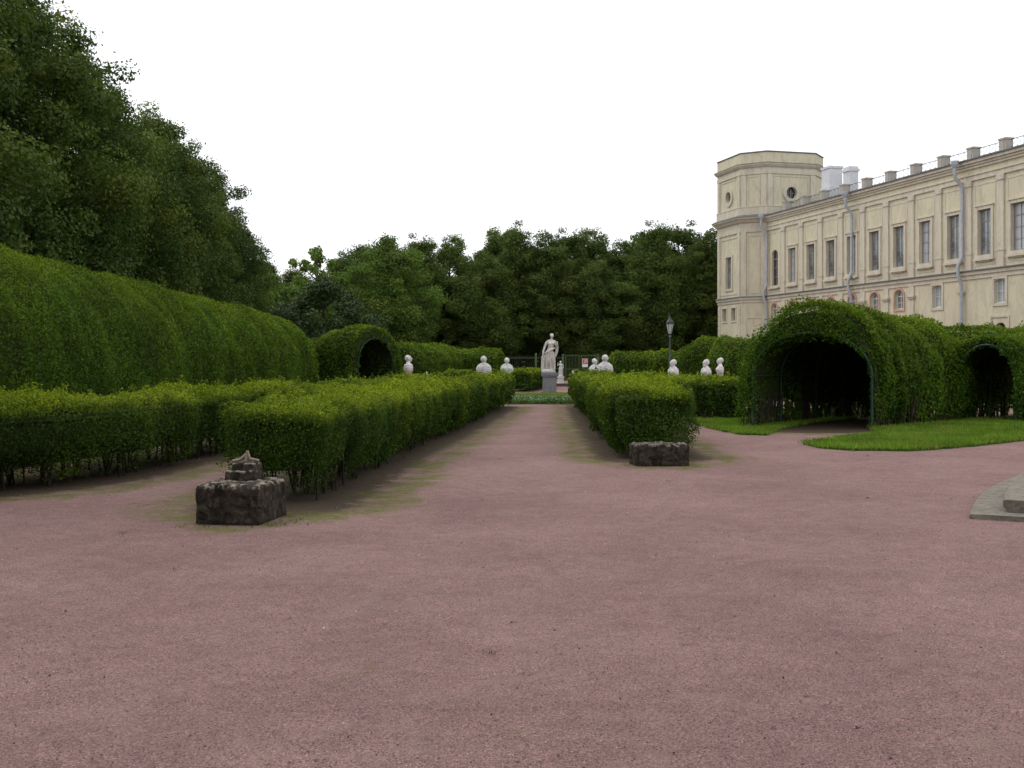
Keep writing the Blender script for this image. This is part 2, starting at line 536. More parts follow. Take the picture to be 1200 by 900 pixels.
def inside(prof, x, z):
    r = np.zeros(len(x), bool); n = len(prof); j = n-1
    for i in range(n):
        xi, zi, xj, zj = prof[i, 0], prof[i, 1], prof[j, 0], prof[j, 1]
        c = ((zi > z) != (zj > z)) & (x < (xj-xi)*(z-zi)/(zj-zi+1e-12)+xi)
        r ^= c; j = i
    return r

HEDGE_LINES = []      # for the bare soil at their feet

def hedge(name, label, path, prof, mat, seed, inner=None, skew=(0, 0), bumps=0.062, bfreq=0.45, fresh_top=0.7,
          cover=5.0, ends=(True, True), round_end=(0.12, 0.12), stems=0.14, see=0.45, soil=0.55, cat='hedge', group=None,
          sag=None, gap=0.6, lsc=1.0, shoots=0.16, pf=1.0, pa=1.5, core=True, inner_mult=0.35):
    rng = np.random.RandomState(seed)
    sw = Sweep(path)
    root = empty(name, (path[0][0], path[0][1], 0))
    tag(root, label, cat, group)
    off = np.array([path[0][0], path[0][1], 0.0])
    H = prof[:, 1].max(); hw = prof[:, 0].max()
    if soil: HEDGE_LINES.append((sw.P, hw*0.75, soil))
    def end_scale(t):
        s = np.ones_like(t)
        for k, e in enumerate(round_end):
            if e <= 0: continue
            q = np.clip((t if k == 0 else sw.L-t)/e, 0, 1)
            s = np.minimum(s, (1-e/hw*0.7) + (e/hw*0.7)*np.sqrt(np.clip(1-(1-q)**2, 0, 1)))
        return s
    def place(t, u, z, nu, nz_, depth, axial=None):
        P, Nn, T = sw.at(t)
        sc = end_scale(t)
        hs_ = 1.0 if sag is None else np.interp(t, *sag)
        sk = np.where(t < sw.L*0.5, skew[0]*np.clip(1-t/2.5, 0, 1), skew[1]*np.clip(1-(sw.L-t)/2.5, 0, 1))*u
        zz = z*hs_*(1-(1-sc)*0.6)
        p = np.stack([P[:, 0]+Nn[:, 0]*u*sc+T[:, 0]*sk, P[:, 1]+Nn[:, 1]*u*sc+T[:, 1]*sk, zz], 1)
        n = np.stack([Nn[:, 0]*nu, Nn[:, 1]*nu, nz_], 1)
        if axial is not None:
            n = np.stack([T[:, 0]*axial, T[:, 1]*axial, np.zeros(len(t))], 1)
        b = wob(p, bfreq, seed)*bumps + wob(p, bfreq*3.3, seed+5)*bumps*0.55
        b += pillar(t, u, z)*bumps*pa + np.clip(wob(p, 2.4, seed+6)-0.55, 0, 1)*shoots*np.where(nz_ > 0.3, 1.0, 0.6)
        return p + n*(b+depth)[:, None], n
    def pillar(t, u, z):                               # single bushes within the hedge
        return wob(np.stack([t, u*0.5, z*0.22], 1), 0.62*pf, seed+21)
    pos, nor, fr = [], [], []
    def dens_keep(p, n, mult, smax):
        d = np.linalg.norm(p[:, :2], axis=1)
        s = leaf_size(d)*lsc
        toc = np.stack([-p[:, 0], -p[:, 1], EYE-p[:, 2]], 1); toc /= np.linalg.norm(toc, axis=1)[:, None]
        face = np.sum(toc*n, 1)
        k = (smax/s)**2*mult*np.where(face < -0.25, 0.3, 1.0)
        # thin, patchy foliage low down where the stems show
        low = np.clip((p[:, 2]-0.02)/see, 0, 1)
        k *= np.where(wob(p*np.array([1, 1, 0.35]), 0.75, seed+9)*0.62+low*1.3 > gap, 1.0, 0.12+0.3*low)
        return rng.uniform(size=len(p)) < k
    dmin = np.linalg.norm(sw.P, axis=1).min()
    smin = float(leaf_size(max(2.0, dmin-hw))*lsc)
    surfaces = [(prof, 1.0, 1.0, 0.0)]
    if inner is not None: surfaces.append((inner, -1.0, inner_mult, 0.0))
    for pr, sgn, mult, _ in surfaces:
        plen = np.linalg.norm(np.diff(pr, axis=0), axis=1).sum()
        nl = max(1, int(math.ceil(sw.L/2.0)))          # in slices so that far slices draw few samples
        for k in range(nl):
            t0, t1 = sw.L*k/nl, sw.L*(k+1)/nl
            pm, _, _ = sw.at(np.array([(t0+t1)/2]))
            s = float(leaf_size(max(2.0, np.linalg.norm(pm[0])-hw-1.0))*lsc)
            n = int((t1-t0)*plen*cover/s**2)
            t = rng.uniform(t0, t1, n); q = rng.uniform(0, 1, n)
            u, z, nu, nz_ = prof_sample(pr, q)
            dep = rng.uniform(-0.13, 0.03, n) + np.where(rng.uniform(size=n) < 0.04, rng.uniform(0, 0.06, n), 0)
            p, nn = place(t, u, z, nu*sgn, nz_*sgn, dep)
            kp = dens_keep(p, nn, mult, s)
            pos.append(p[kp]); nor.append(nn[kp])
            if sgn > 0:
                f = np.clip(nz_, 0, 1)*fresh_top + np.clip((z/H-0.72)/0.28, 0, 1)*0.25*fresh_top
                f = f*np.clip(0.75+wob(p, 0.35, seed+3)*0.5, 0, 1) + np.clip(wob(p, 0.28, seed+4)-0.55, 0, 1)*0.5*fresh_top
                f = f + np.clip(pillar(t, u, z)*0.5+0.05, 0, 1)*np.clip(z/H-0.15, 0, 1)*0.6*fresh_top
                fr.append((f*rng.uniform(0.4, 1.1, n)*np.where(dep > -0.07, 1, 0.4))[kp])
            else: fr.append(np.zeros(kp.sum()))
    for k, e in enumerate(ends):
        if not e: continue
        tt = 0.0 if k == 0 else sw.L
        pm, _, _ = sw.at(np.array([tt]))
        s = float(leaf_size(max(2.0, np.linalg.norm(pm[0])-1.0))*lsc)
        n = int(2*hw*H*cover/s**2)
        u = rng.uniform(-hw, hw, n); z = rng.uniform(0.05, H, n)
        ok = inside(prof, u, z)
        if inner is not None: ok &= ~inside(inner, u, z)
        u, z = u[ok], z[ok]; n = len(u)
        dep = rng.uniform(-0.13, 0.04, n)
        p, nn = place(np.full(n, tt), u, z, np.zeros(n), np.zeros(n), dep, axial=(-1.0 if k == 0 else 1.0))
        kp = dens_keep(p, nn, 1.0, s)
        pos.append(p[kp]); nor.append(nn[kp])
        fr.append((np.clip((z/H-0.85)/0.15, 0, 1)*0.3*fresh_top*rng.uniform(0.3, 1, n))[kp])
    pos = np.vstack(pos); nor = np.vstack(nor); fr = np.concatenate(fr)
    size = leaf_size(np.linalg.norm(pos[:, :2], axis=1))*lsc
    rnd = np.clip(rng.uniform(0, 1, len(pos))*0.75 + wob(pos, 0.7, seed+11)*0.22+0.12, 0, 1)
    o = link('foliage', leaf_mesh('foliage', pos-off, nor, size, mat, rng, 0.65, rnd, fr), root)
    tag(o, kind='stuff')
    # woody core that closes the hedge
    ins = 0.13+bumps*(1.5 if inner is None else 0.8)
    def offset(pr, dd, zmin):
        n = np.zeros_like(pr); d = np.gradient(pr, axis=0); d /= np.linalg.norm(d, axis=1)[:, None]
        n[:, 0], n[:, 1] = -d[:, 1], d[:, 0]
        q = pr - n*dd; q[:, 1] = np.maximum(q[:, 1], zmin); return q
    zc = see*0.6 if inner is None else 0.62
    oc_ = offset(prof, ins, zc)
    loop = oc_ if inner is None else np.vstack([oc_, offset(inner, -0.06, zc)[::-1]])
    m = len(loop)
    mb = MB(); vs = []
    ts = np.linspace(0.14 if inner is None else 0.07, sw.L-0.14, max(2, int(sw.L/0.4)))
    for t in ts:
        p, _ = place(np.full(m, t), loop[:, 0], loop[:, 1], np.zeros(m), np.zeros(m), np.zeros(m))
        if inner is not None: p[:, 2] += np.where(loop[:, 1] < 0.65, 0.22*wob(p*np.array([1, 1, 0.0]), 0.8, seed+31), 0)
        vs.extend((p-off).tolist())
    fs = []
    for i in range(len(ts)-1):
        for k in range(m):
            k2 = (k+1) % m
            fs.append((i*m+k, i*m+k2, (i+1)*m+k2, (i+1)*m+k))
    fs.append(tuple(range(m))); fs.append(tuple(range((len(ts)-1)*m, len(ts)*m))[::-1])
    if inner is not None:                              # ring-shaped ends as quads
        fs = fs[:-2]; h = m//2
        for base in (0, (len(ts)-1)*m):
            for k in range(h-1):
                fs.append((base+k, base+k+1, base+m-2-k, base+m-1-k))
    mb.add(vs, fs)
    if core: tag(mb.build('twig_core', M['core'], root), kind='stuff')
    # stems
    if stems:
        ms = MB(); ns = int(sw.L/stems)
        for k in range(ns):
            t = rng.uniform(0.05, sw.L-0.05)
            P, Nn, T = sw.at(np.array([t]))
            d = np.linalg.norm(P[0])
            if d > 45: continue
            if inner is None: u = rng.uniform(-0.6, 0.6)*hw
            else: u = rng.choice([-1, 1])*rng.uniform(inner[:, 0].max()+0.02, hw-0.08)
            sc = float(end_scale(np.array([t]))[0])
            sk_ = (skew[0]*max(0, 1-t/2.5) if t < sw.L*0.5 else skew[1]*max(0, 1-(sw.L-t)/2.5))*u
            x = P[0][0]+Nn[0][0]*u*sc+T[0][0]*sk_-off[0]; y = P[0][1]+Nn[0][1]*u*sc+T[0][1]*sk_-off[1]
            r = rng.uniform(0.008, 0.02)*(1.0 if inner is None else 1.7)
            for _ in range(rng.randint(1, 4)):
                lx, ly = rng.normal(0, 0.09, 2); h = rng.uniform(0.55, 0.9)*min(1.0, H)
                ms.tube([(x, y, -0.02), (x+lx*0.45+rng.normal(0, .012), y+ly*0.45, h*0.5), (x+lx, y+ly, h)], [r, r*0.8, r*0.5], 5, False)
        if ms.v: tag(ms.build('stems', M['stem'], root), kind='stuff')
    return root, sw

def tunnel_frame(root, sw, inner, spring, hoops, skew0, top, hw, rad=1.0):
    """painted iron hoops that carry the clipped tunnel"""
    off = np.array([*root.location])
    for t in hoops:
        P, Nn, T = sw.at(np.array([t])); P, Nn, T = P[0], Nn[0], T[0]
        pts = []
        sk = skew0*max(0, 1-t/2.5)
        out = 0.06 if t < 0.01 else 0.0
        for (u, z) in [(-hw, -0.05), (-hw, spring*0.5)] + [(-hw*math.cos(math.pi*k/18), spring+(top-spring)*math.sin(math.pi*k/18)) for k in range(19)] + [(hw, spring*0.5), (hw, -0.05)]:
            pts.append((P[0]+Nn[0]*u+T[0]*(sk*u+out)-off[0], P[1]+Nn[1]*u+T[1]*(sk*u+out)-off[1], z))
        MB().tube(pts, (0.034 if t < 0.01 else 0.02)*rad, 8).build('hoop', M['hoop'], root)
    for u, z in [(-hw, 0.5), (hw, 0.5), (-hw*0.98, spring), (hw*0.98, spring), (-hw*0.6, spring+(top-spring)*0.8), (hw*0.6, spring+(top-spring)*0.8), (0, top-0.02)]:
        pts = []
        for t in np.linspace(0.1, max(hoops), 8):
            P, Nn, T = sw.at(np.array([t])); P, Nn, T = P[0], Nn[0], T[0]
            sk = skew0*max(0, 1-t/2.5)*u
            pts.append((P[0]+Nn[0]*u+T[0]*sk-off[0], P[1]+Nn[1]*u+T[1]*sk-off[1], z))
        MB().tube(pts, 0.011, 6).build('rail', M['hoop'], root)

# ------------------------------------------------------------------ ground
g = MB(); g.add([(-900,-60,-0.03),(900,-60,-0.03),(900,1500,-0.03),(-900,1500,-0.03)], [(0,1,2,3)])
tag(g.build('ground', M['earth']), kind='structure')

# --- hedges in the garden (plans in metres; the camera stands at the origin)
bp = box_profile
hedge('box_hedge', 'long low clipped hedge whose end stands behind the stone block with stepped top',
      [(-2.66,12.45),(-2.25,19.5),(-1.55,28),(-0.66,40.4)], bp(0.66,1.09,0.45), M['hedge'], 11, see=0.62, gap=0.62, stems=0.10, fresh_top=0.9)
hedge('box_hedge', 'low clipped hedge curving along the narrow side path below the long tall hedge',
      [(-11.5,11.6),(-7.5,13.1),(-6.05,15.0),(-5.6,18.8),(-4.4,27),(-3.0,38)], bp(0.68,1.08,0.48), M['hedge'], 12, see=0.5, gap=0.5, stems=0.10, fresh_top=0.9)
hedge('box_hedge', 'low clipped hedge along the path with a lichened stone block at its dark end',
      [(2.35,18.5),(2.6,30),(2.95,41.3)], bp(0.72,1.14,0.45), M['hedge'], 13, see=0.4, stems=0.09, gap=0.5, fresh_top=0.95)
hedge('box_hedge', 'short low clipped hedge standing on grass beside the open green hooped tunnel',
      [(6.15,30.7),(5.4,36),(4.5,41.5)], bp(0.64,1.1,0.45), M['hedge'], 14, see=0.3, stems=0.12, gap=0.45, fresh_top=0.95)
hedge('box_hedge', 'low clipped hedge just behind the tall statue plinth, running beside it',
      [(0.42,61.5),(1.3,68),(1.6,74)], bp(0.62,1.1,0.5), M['hedge'], 15, see=0.2, stems=0, fresh_top=0.8)
hedge('box_hedge', 'far low clipped hedge seen behind the two busts by the path end',
      [(-4.2,60),(-2,61),(-0.6,62.5)], bp(0.6,1.12,0.5), M['hedge'], 16, see=0.2, stems=0, fresh_top=0.8)

hedge('tall_rounded_hedge', 'very long tall hedge clipped to a rounded top, below the row of dark trees',
      [(-8.9,4),(-9.2,14),(-9.45,24),(-10.3,38),(-10.85,51)], arch_profile(1.95,3.62,1.5), M['tunnel'], 21, bumps=0.085, bfreq=0.16,
      fresh_top=0.5, round_end=(0.3,1.2), stems=0, see=0.3, cover=4.6, pf=0.9, shoots=0.06, pa=0.28)
T2in = arch_profile(1.15,2.85,1.6)
r2, s2 = hedge('tunnel_hedge', 'rounded tunnel hedge with dark arched mouth at the far end of the long hedge',
      [(-6.55,53.6),(-8.4,55.2),(-10.9,57.0)], arch_profile(1.75,3.4,1.7), M['tunnel'], 22, inner=T2in, bumps=0.07, fresh_top=0.45, round_end=(0.2,1.6), ends=(True,True), stems=0, see=0.25, sag=([0,1.2,3.5,6],[1,1,0.9,0.74]), shoots=0.05)
tunnel_frame(r2, s2, T2in, 1.6, [0.0, 1.6, 3.2], 0.0, 2.8, 1.1, 0.7)
hedge('tall_rounded_hedge', 'rounded tall hedge running back from the tunnel hedge towards the iron fence',
      [(-6.9,66),(-5.4,72),(-4.6,80)], arch_profile(1.5,2.75,1.3), M['tunnel'], 23, fresh_top=0.5, round_end=(0.6,0.4), stems=0, see=0.2)
hedge('tall_rounded_hedge', 'tall flat-sided hedge with rounded shoulder, where the iron fence begins',
      [(-5.2,79),(-2.6,78.6),(-0.75,78)], arch_profile(1.5,2.55,1.75), M['tunnel'], 24, fresh_top=0.5, round_end=(0.2,0.7), stems=0, see=0.2)

R1in = arch_profile(1.22,2.36,1.30)
R1sk = 0.6
r1, s1 = hedge('tunnel_hedge', 'large leafy tunnel hedge with a green iron hoop around its dark arched mouth',
      [(7.2,26.7),(8.3,28.25),(10.2,30.2),(12.2,32.4)], arch_profile(1.56,3.04,1.05), M['tunnel'], 25, inner=R1in, skew=(R1sk,0), bumps=0.09, bfreq=0.3,
      fresh_top=0.55, round_end=(0.12,0.9), stems=0.022, see=0.5, gap=0.55, sag=([0,2.6,3.3,4.5,8],[1,0.99,0.93,0.94,0.86]), shoots=0.10, cover=6.0, inner_mult=0.75)
tunnel_frame(r1, s1, R1in, 1.28, [0.0, 1.5, 3.0, 4.5], R1sk, 2.33, 1.22)
R2in = arch_profile(0.78,2.1,1.2)
r3, s3 = hedge('tunnel_hedge', 'smaller tunnel hedge with narrow arched mouth and green post beside the large tunnel',
      [(12.65,29.6),(14.3,31.6),(16.6,33.4)], arch_profile(1.25,2.4,1.5), M['tunnel'], 26, inner=R2in, skew=(-0.2,0), bumps=0.07, fresh_top=0.6, stems=0.03, see=0.4, cover=6.0, inner_mult=0.75)
tunnel_frame(r3, s3, R2in, 1.2, [0.0, 1.4, 2.8], -0.2, 2.08, 0.78)
hedge('tall_rounded_hedge', 'tall flat-topped hedge behind the two tunnels and in front of the palace drainpipe',
      [(13.5,41.5),(18,40.5),(25,38)], arch_profile(1.4,2.95,2.2), M['tunnel'], 27, fresh_top=0.5, stems=0, see=0.2)
hedge('tall_rounded_hedge', 'domed dark hedge below the octagonal palace tower, behind two busts',
      [(10.0,57),(10.9,61),(12.2,66)], arch_profile(1.55,2.85,1.2), M['tunnel'], 28, fresh_top=0.4, round_end=(0.9,0.4), stems=0, see=0.2)
hedge('tall_rounded_hedge', 'tall hedge between the domed hedge and the large leafy tunnel mouth',
      [(9.75,53.6),(12,52.2),(16,50)], arch_profile(1.5,2.8,1.5), M['tunnel'], 29, fresh_top=0.5, round_end=(0.8,0.3), stems=0, see=0.2)
hedge('tall_rounded_hedge', 'straight tall hedge hiding the foot of the street lamp',
      [(6.9,74),(9,72.5),(12.2,70)], arch_profile(1.2,2.3,1.7), M['tunnel'], 30, fresh_top=0.5, round_end=(0.3,0.3), stems=0, see=0.2)

# --- gravel, with the soil and moss at the hedge feet
xs = np.concatenate([np.linspace(-14, -9, 20, endpoint=False), np.linspace(-9, 9, 121, endpoint=False), np.linspace(9, 26, 50)])
ys = np.concatenate([np.linspace(-14, 8, 30, endpoint=False), np.linspace(8, 32, 151, endpoint=False), np.linspace(32, 46, 50, endpoint=False), np.linspace(46, 98, 70)])
XX, YY = np.meshgrid(xs, ys)
pts = np.stack([XX.ravel(), YY.ravel()], 1)
soil = np.zeros(len(pts)); moss = np.zeros(len(pts))
for line, hw, amt in HEDGE_LINES:
    d2 = np.full(len(pts), 1e9)
    for p in line[::2]:
        d2 = np.minimum(d2, (pts[:, 0]-p[0])**2 + (pts[:, 1]-p[1])**2)
    d = np.sqrt(d2) - hw
    soil = np.maximum(soil, np.clip(1 - d/0.9, 0, 1))
    moss = np.maximum(moss, np.clip(1 - np.abs(d-0.72)/0.75, 0, 1)*0.8)
for (sx, sy, r) in [(-2.75,11.2,0.75), (2.35,17.3,0.85), (2.0,40,0.5)]:
    d = np.hypot(pts[:, 0]-sx, pts[:, 1]-sy)
    moss = np.maximum(moss, np.clip(1-np.abs(d-r*0.7)/0.4, 0, 1)*0.85)
zz = wob(np.stack([pts[:, 0], pts[:, 1], np.zeros(len(pts))], 1), 0.35, 3)*0.007
nx, ny = len(xs), len(ys)
me = bpy.data.meshes.new('gravel_path')
fs = [(j*nx+i, j*nx+i+1, (j+1)*nx+i+1, (j+1)*nx+i) for j in range(ny-1) for i in range(nx-1)]
me.from_pydata(np.stack([pts[:, 0], pts[:, 1], zz], 1).tolist(), [], fs)
for nm, arr in (('soil', soil), ('moss', moss)):
    me.attributes.new(nm, 'FLOAT', 'POINT').data.foreach_set('value', arr.astype(np.float32))
me.polygons.foreach_set('use_smooth', [True]*len(fs))
me.materials.append(M['gravel'])
tag(link('gravel_path', me), kind='structure')

# loose grit on the gravel
def stones():
    rng = np.random.RandomState(5)
    n = 24000
    y = 3.2 + 15*rng.uniform(size=n)**1.5; x = rng.uniform(-0.5, 0.5, n)*y*1.05
    base = np.array([(1,0,0),(-.5,.87,0),(-.5,-.87,0),(0,0,.8),(0,0,-.8)])
    F6 = [(0,1,3),(1,2,3),(2,0,3),(1,0,4),(2,1,4),(0,2,4)]
    r = rng.uniform(0.0016, 0.0048, n)*np.where(rng.uniform(size=n) < 0.03, 2.2, 1)
    v = base[None]*r[:, None, None]*rng.uniform(0.6, 1.3, (n, 5, 1))
    a = rng.uniform(0, 6.28, n); c, s = np.cos(a)[:, None], np.sin(a)[:, None]
    vx = v[..., 0]*c - v[..., 1]*s; vy = v[..., 0]*s + v[..., 1]*c
    V = np.stack([vx+x[:, None], vy+y[:, None], v[..., 2]+r[:, None]*0.35+0.003], 2).reshape(-1, 3)
    Fc = (np.array(F6)[None]+np.arange(n)[:, None, None]*5).reshape(-1, 3)
    me = bpy.data.meshes.new('loose_grit'); me.from_pydata(V.tolist(), [], Fc.tolist())
    me.attributes.new('rnd', 'FLOAT', 'POINT').data.foreach_set('value', np.repeat(rng.uniform(0, 1, n), 5).astype(np.float32))
    m, nt, out = mat_new('grit')
    at = N(nt, 'ShaderNodeAttribute', attribute_name='rnd')
    c = ramp(nt, at.outputs['Fac'], [(0.0, (0.06,0.04,0.04)), (0.2, (0.16,0.095,0.09)), (0.75, (0.29,0.19,0.18)), (0.95, (0.40,0.33,0.31)), (1.0, (0.7,0.68,0.66))])
    principled(nt, out, c.outputs[0], 0.85, 0.2)
    me.materials.append(m)
    tag(link('loose_grit', me), 'loose pink and dark grit scattered over the gravel', 'grit', kind='stuff')
stones()

def litter():
    rng = np.random.RandomState(6)
    P = []
    for line, hw, amt in HEDGE_LINES[:4]:
        for _ in range(150):
            p = line[rng.randint(len(line))]
            a = rng.uniform(0, 6.28); r = hw+rng.uniform(0, 0.9)
            P.append((p[0]+math.cos(a)*r, p[1]+math.sin(a)*r, 0.02))
    for _ in range(60):
        y = 5+16*rng.uniform(); P.append((rng.uniform(-0.45, 0.45)*y, y, 0.018))
    P = np.array(P); nor = np.tile([0, 0, 1.0], (len(P), 1))
    size = np.clip(0.0016*P[:, 1], 0.02, 0.05)
    tag(link('fallen_leaves', leaf_mesh('fallen_leaves', P, nor, size, M['litter'], rng, 0.25)), 'small dry fallen leaves lying along the hedge feet', 'leaves', kind='stuff')
litter()

def weeds():
    rng = np.random.RandomState(61)
    spots = [(rng.uniform(-0.42, 0.42)*y, y) for y in rng.uniform(6, 20, 9)]
    spots += [(-2.76+rng.uniform(-0.5, 0.5), 10.85+rng.uniform(-0.12, 0.1)) for _ in range(9)] + [(2.3+rng.uniform(-0.55, 0.6), 17.0+rng.uniform(-0.1, 0.1)) for _ in range(9)]
    spots += [(-2.25+rng.uniform(-0.1, 0.25), 11.2+rng.uniform(-0.4, 0.5)) for _ in range(8)]
    pos = []
    for (x, y) in spots:
        for _ in range(rng.randint(3, 9)): pos.append((x+rng.normal(0, 0.022), y+rng.normal(0, 0.022), rng.uniform(0.005, 0.03)))
    pos = np.array(pos); nor = rng.normal(size=(len(pos), 3)); nor[:, 2] *= 0.3
    o = link('weeds', leaf_mesh('weeds', pos, nor, 0.035, M['hedge'], rng, 0.4, None, np.full(len(pos), 0.2), aspect=0.2, axis=np.tile([0, 0, 1.0], (len(pos), 1)), axis_w=0.6))
    tag(o, 'tiny weed tufts in the gravel and around the stone blocks', 'weeds', kind='stuff')
weeds()

# --- lawns
def lawn(name, label, poly, seed, n, h=0.065):
    rng = np.random.RandomState(seed)
    q = []
    for i in range(len(poly)):                         # ragged, trodden edge
        a, b = np.array(poly[i]), np.array(poly[(i+1) % len(poly)]); k = max(1, int(np.linalg.norm(b-a)/0.25))
        for t in range(k): q.append(tuple(a+(b-a)*t/k+rng.normal(0, 0.045, 2)))
    poly = q; P = np.array(poly)
    me_b = bmesh.new()
    top = [me_b.verts.new((x, y, 0.045)) for x, y in poly]
    bot = [me_b.verts.new((x, y, -0.02)) for x, y in poly]
    me_b.faces.new(top)
    for i in range(len(poly)):
        j = (i+1) % len(poly); me_b.faces.new((bot[i], bot[j], top[j], top[i]))
    bmesh.ops.recalc_face_normals(me_b, faces=me_b.faces)
    me = bpy.data.meshes.new(name); me_b.to_mesh(me); me_b.free()
    me.materials.append(M['turf'])
    root = tag(link(name, me), kind='structure')
    x = rng.uniform(P[:, 0].min(), P[:, 0].max(), n*2); y = rng.uniform(P[:, 1].min(), P[:, 1].max(), n*2)
    ok = inside(P, x, y); x, y = x[ok][:n], y[ok][:n]
    # extra tufts along the ragged edge
    e = []
    for i in range(len(P)):
        a, b = P[i], P[(i+1) % len(P)]
        L = np.linalg.norm(b-a); k = int(L*150)+1
        t = rng.uniform(0, 1, (k, 1)); e.append(a+(b-a)*t+rng.normal(0, 0.06, (k, 2)))
    e = np.vstack(e); x = np.concatenate([x, e[:, 0]]); y = np.concatenate([y, e[:, 1]])
    pos = np.stack([x, y, 0.045+rng.uniform(0.0, h*0.55, len(x))], 1)
    nor = rng.normal(size=(len(x), 3)); nor[:, 2] *= 0.25
    ax = np.tile([0, 0, 1.0], (len(x), 1))
    fr = np.clip(wob(pos, 0.6, seed)-0.2, 0, 1)*0.5
    o = link('grass', leaf_mesh('grass', pos, nor, h*1.5, M['grass'], rng, 0.3, None, fr, aspect=0.16, fold=0.05, axis=ax, axis_w=0.72), root)
    tag(o, kind='stuff')
front = [G(942,521),G(958,525.5),G(1000,528.5),G(1060,529),G(1130,524),G(1200,516.5),G(1290,505)]
lawn('lawn', None, front + [(19,30.5),(14.2,30.4),(11.8,31.2),(9.6,28.6),(8.75,26.9),(8.3,24.6)], 41, 52000)
lawn('lawn', None, [G(808,493),G(822,499),G(845,505.5),G(872,510),G(897,510.5),(6.35,26.4),(7.7,28.8),(9.8,31.5),(10.5,36.5),(7.4,37),(6.2,33.5),(5.6,30.2)], 42, 30000)
lawn('lawn', None, [(-1.6,44.9),(1.2,44.0),(4.2,44.6),(5,52),(4.4,55.5),(2.9,56.3),(0.9,56.2),(-0.8,55.2),(-2.2,50)], 43, 6000)
# planted border in front of the statue
def border():
    rng = np.random.RandomState(44)
    n = 16000
    t = rng.uniform(-1, 1, n); x = 1.3+t*3.6; y = 42.4+0.35*t*t+rng.uniform(0, 1.3, n)
    z = 0.30*(1-((y-42.4-0.35*t*t)/1.3-0.55)**2*1.6)*rng.uniform(0.15, 1.0, n)
    pos = np.stack([x, y, z], 1)
    nor = np.tile([0, -0.5, 0.8], (n, 1))
    fr = np.where((z > 0.17) & (rng.uniform(size=n) < 0.22), 0.7, 0.0)
    o = link('border_plants', leaf_mesh('border_plants', pos, nor, 0.075, M['carpet'], rng, 0.6, None, fr))
    tag(o, 'low planted border with whitish flower tips in front of the statue', 'flower bed', kind='stuff')
border()
s_ = MB(); s_.add([(-1.5,45.0+9.5,0.06),(4.6,45.0+9.5,0.06),(4.2,57.2,0.06),(-0.6,57.2,0.06)], [(0,1,2,3)])
tag(s_.build('bare_soil', simple_mat('reddish_soil', (0.17,0.085,0.05), 0.95, 0.1, var=0.4, scale=4)), kind='structure')

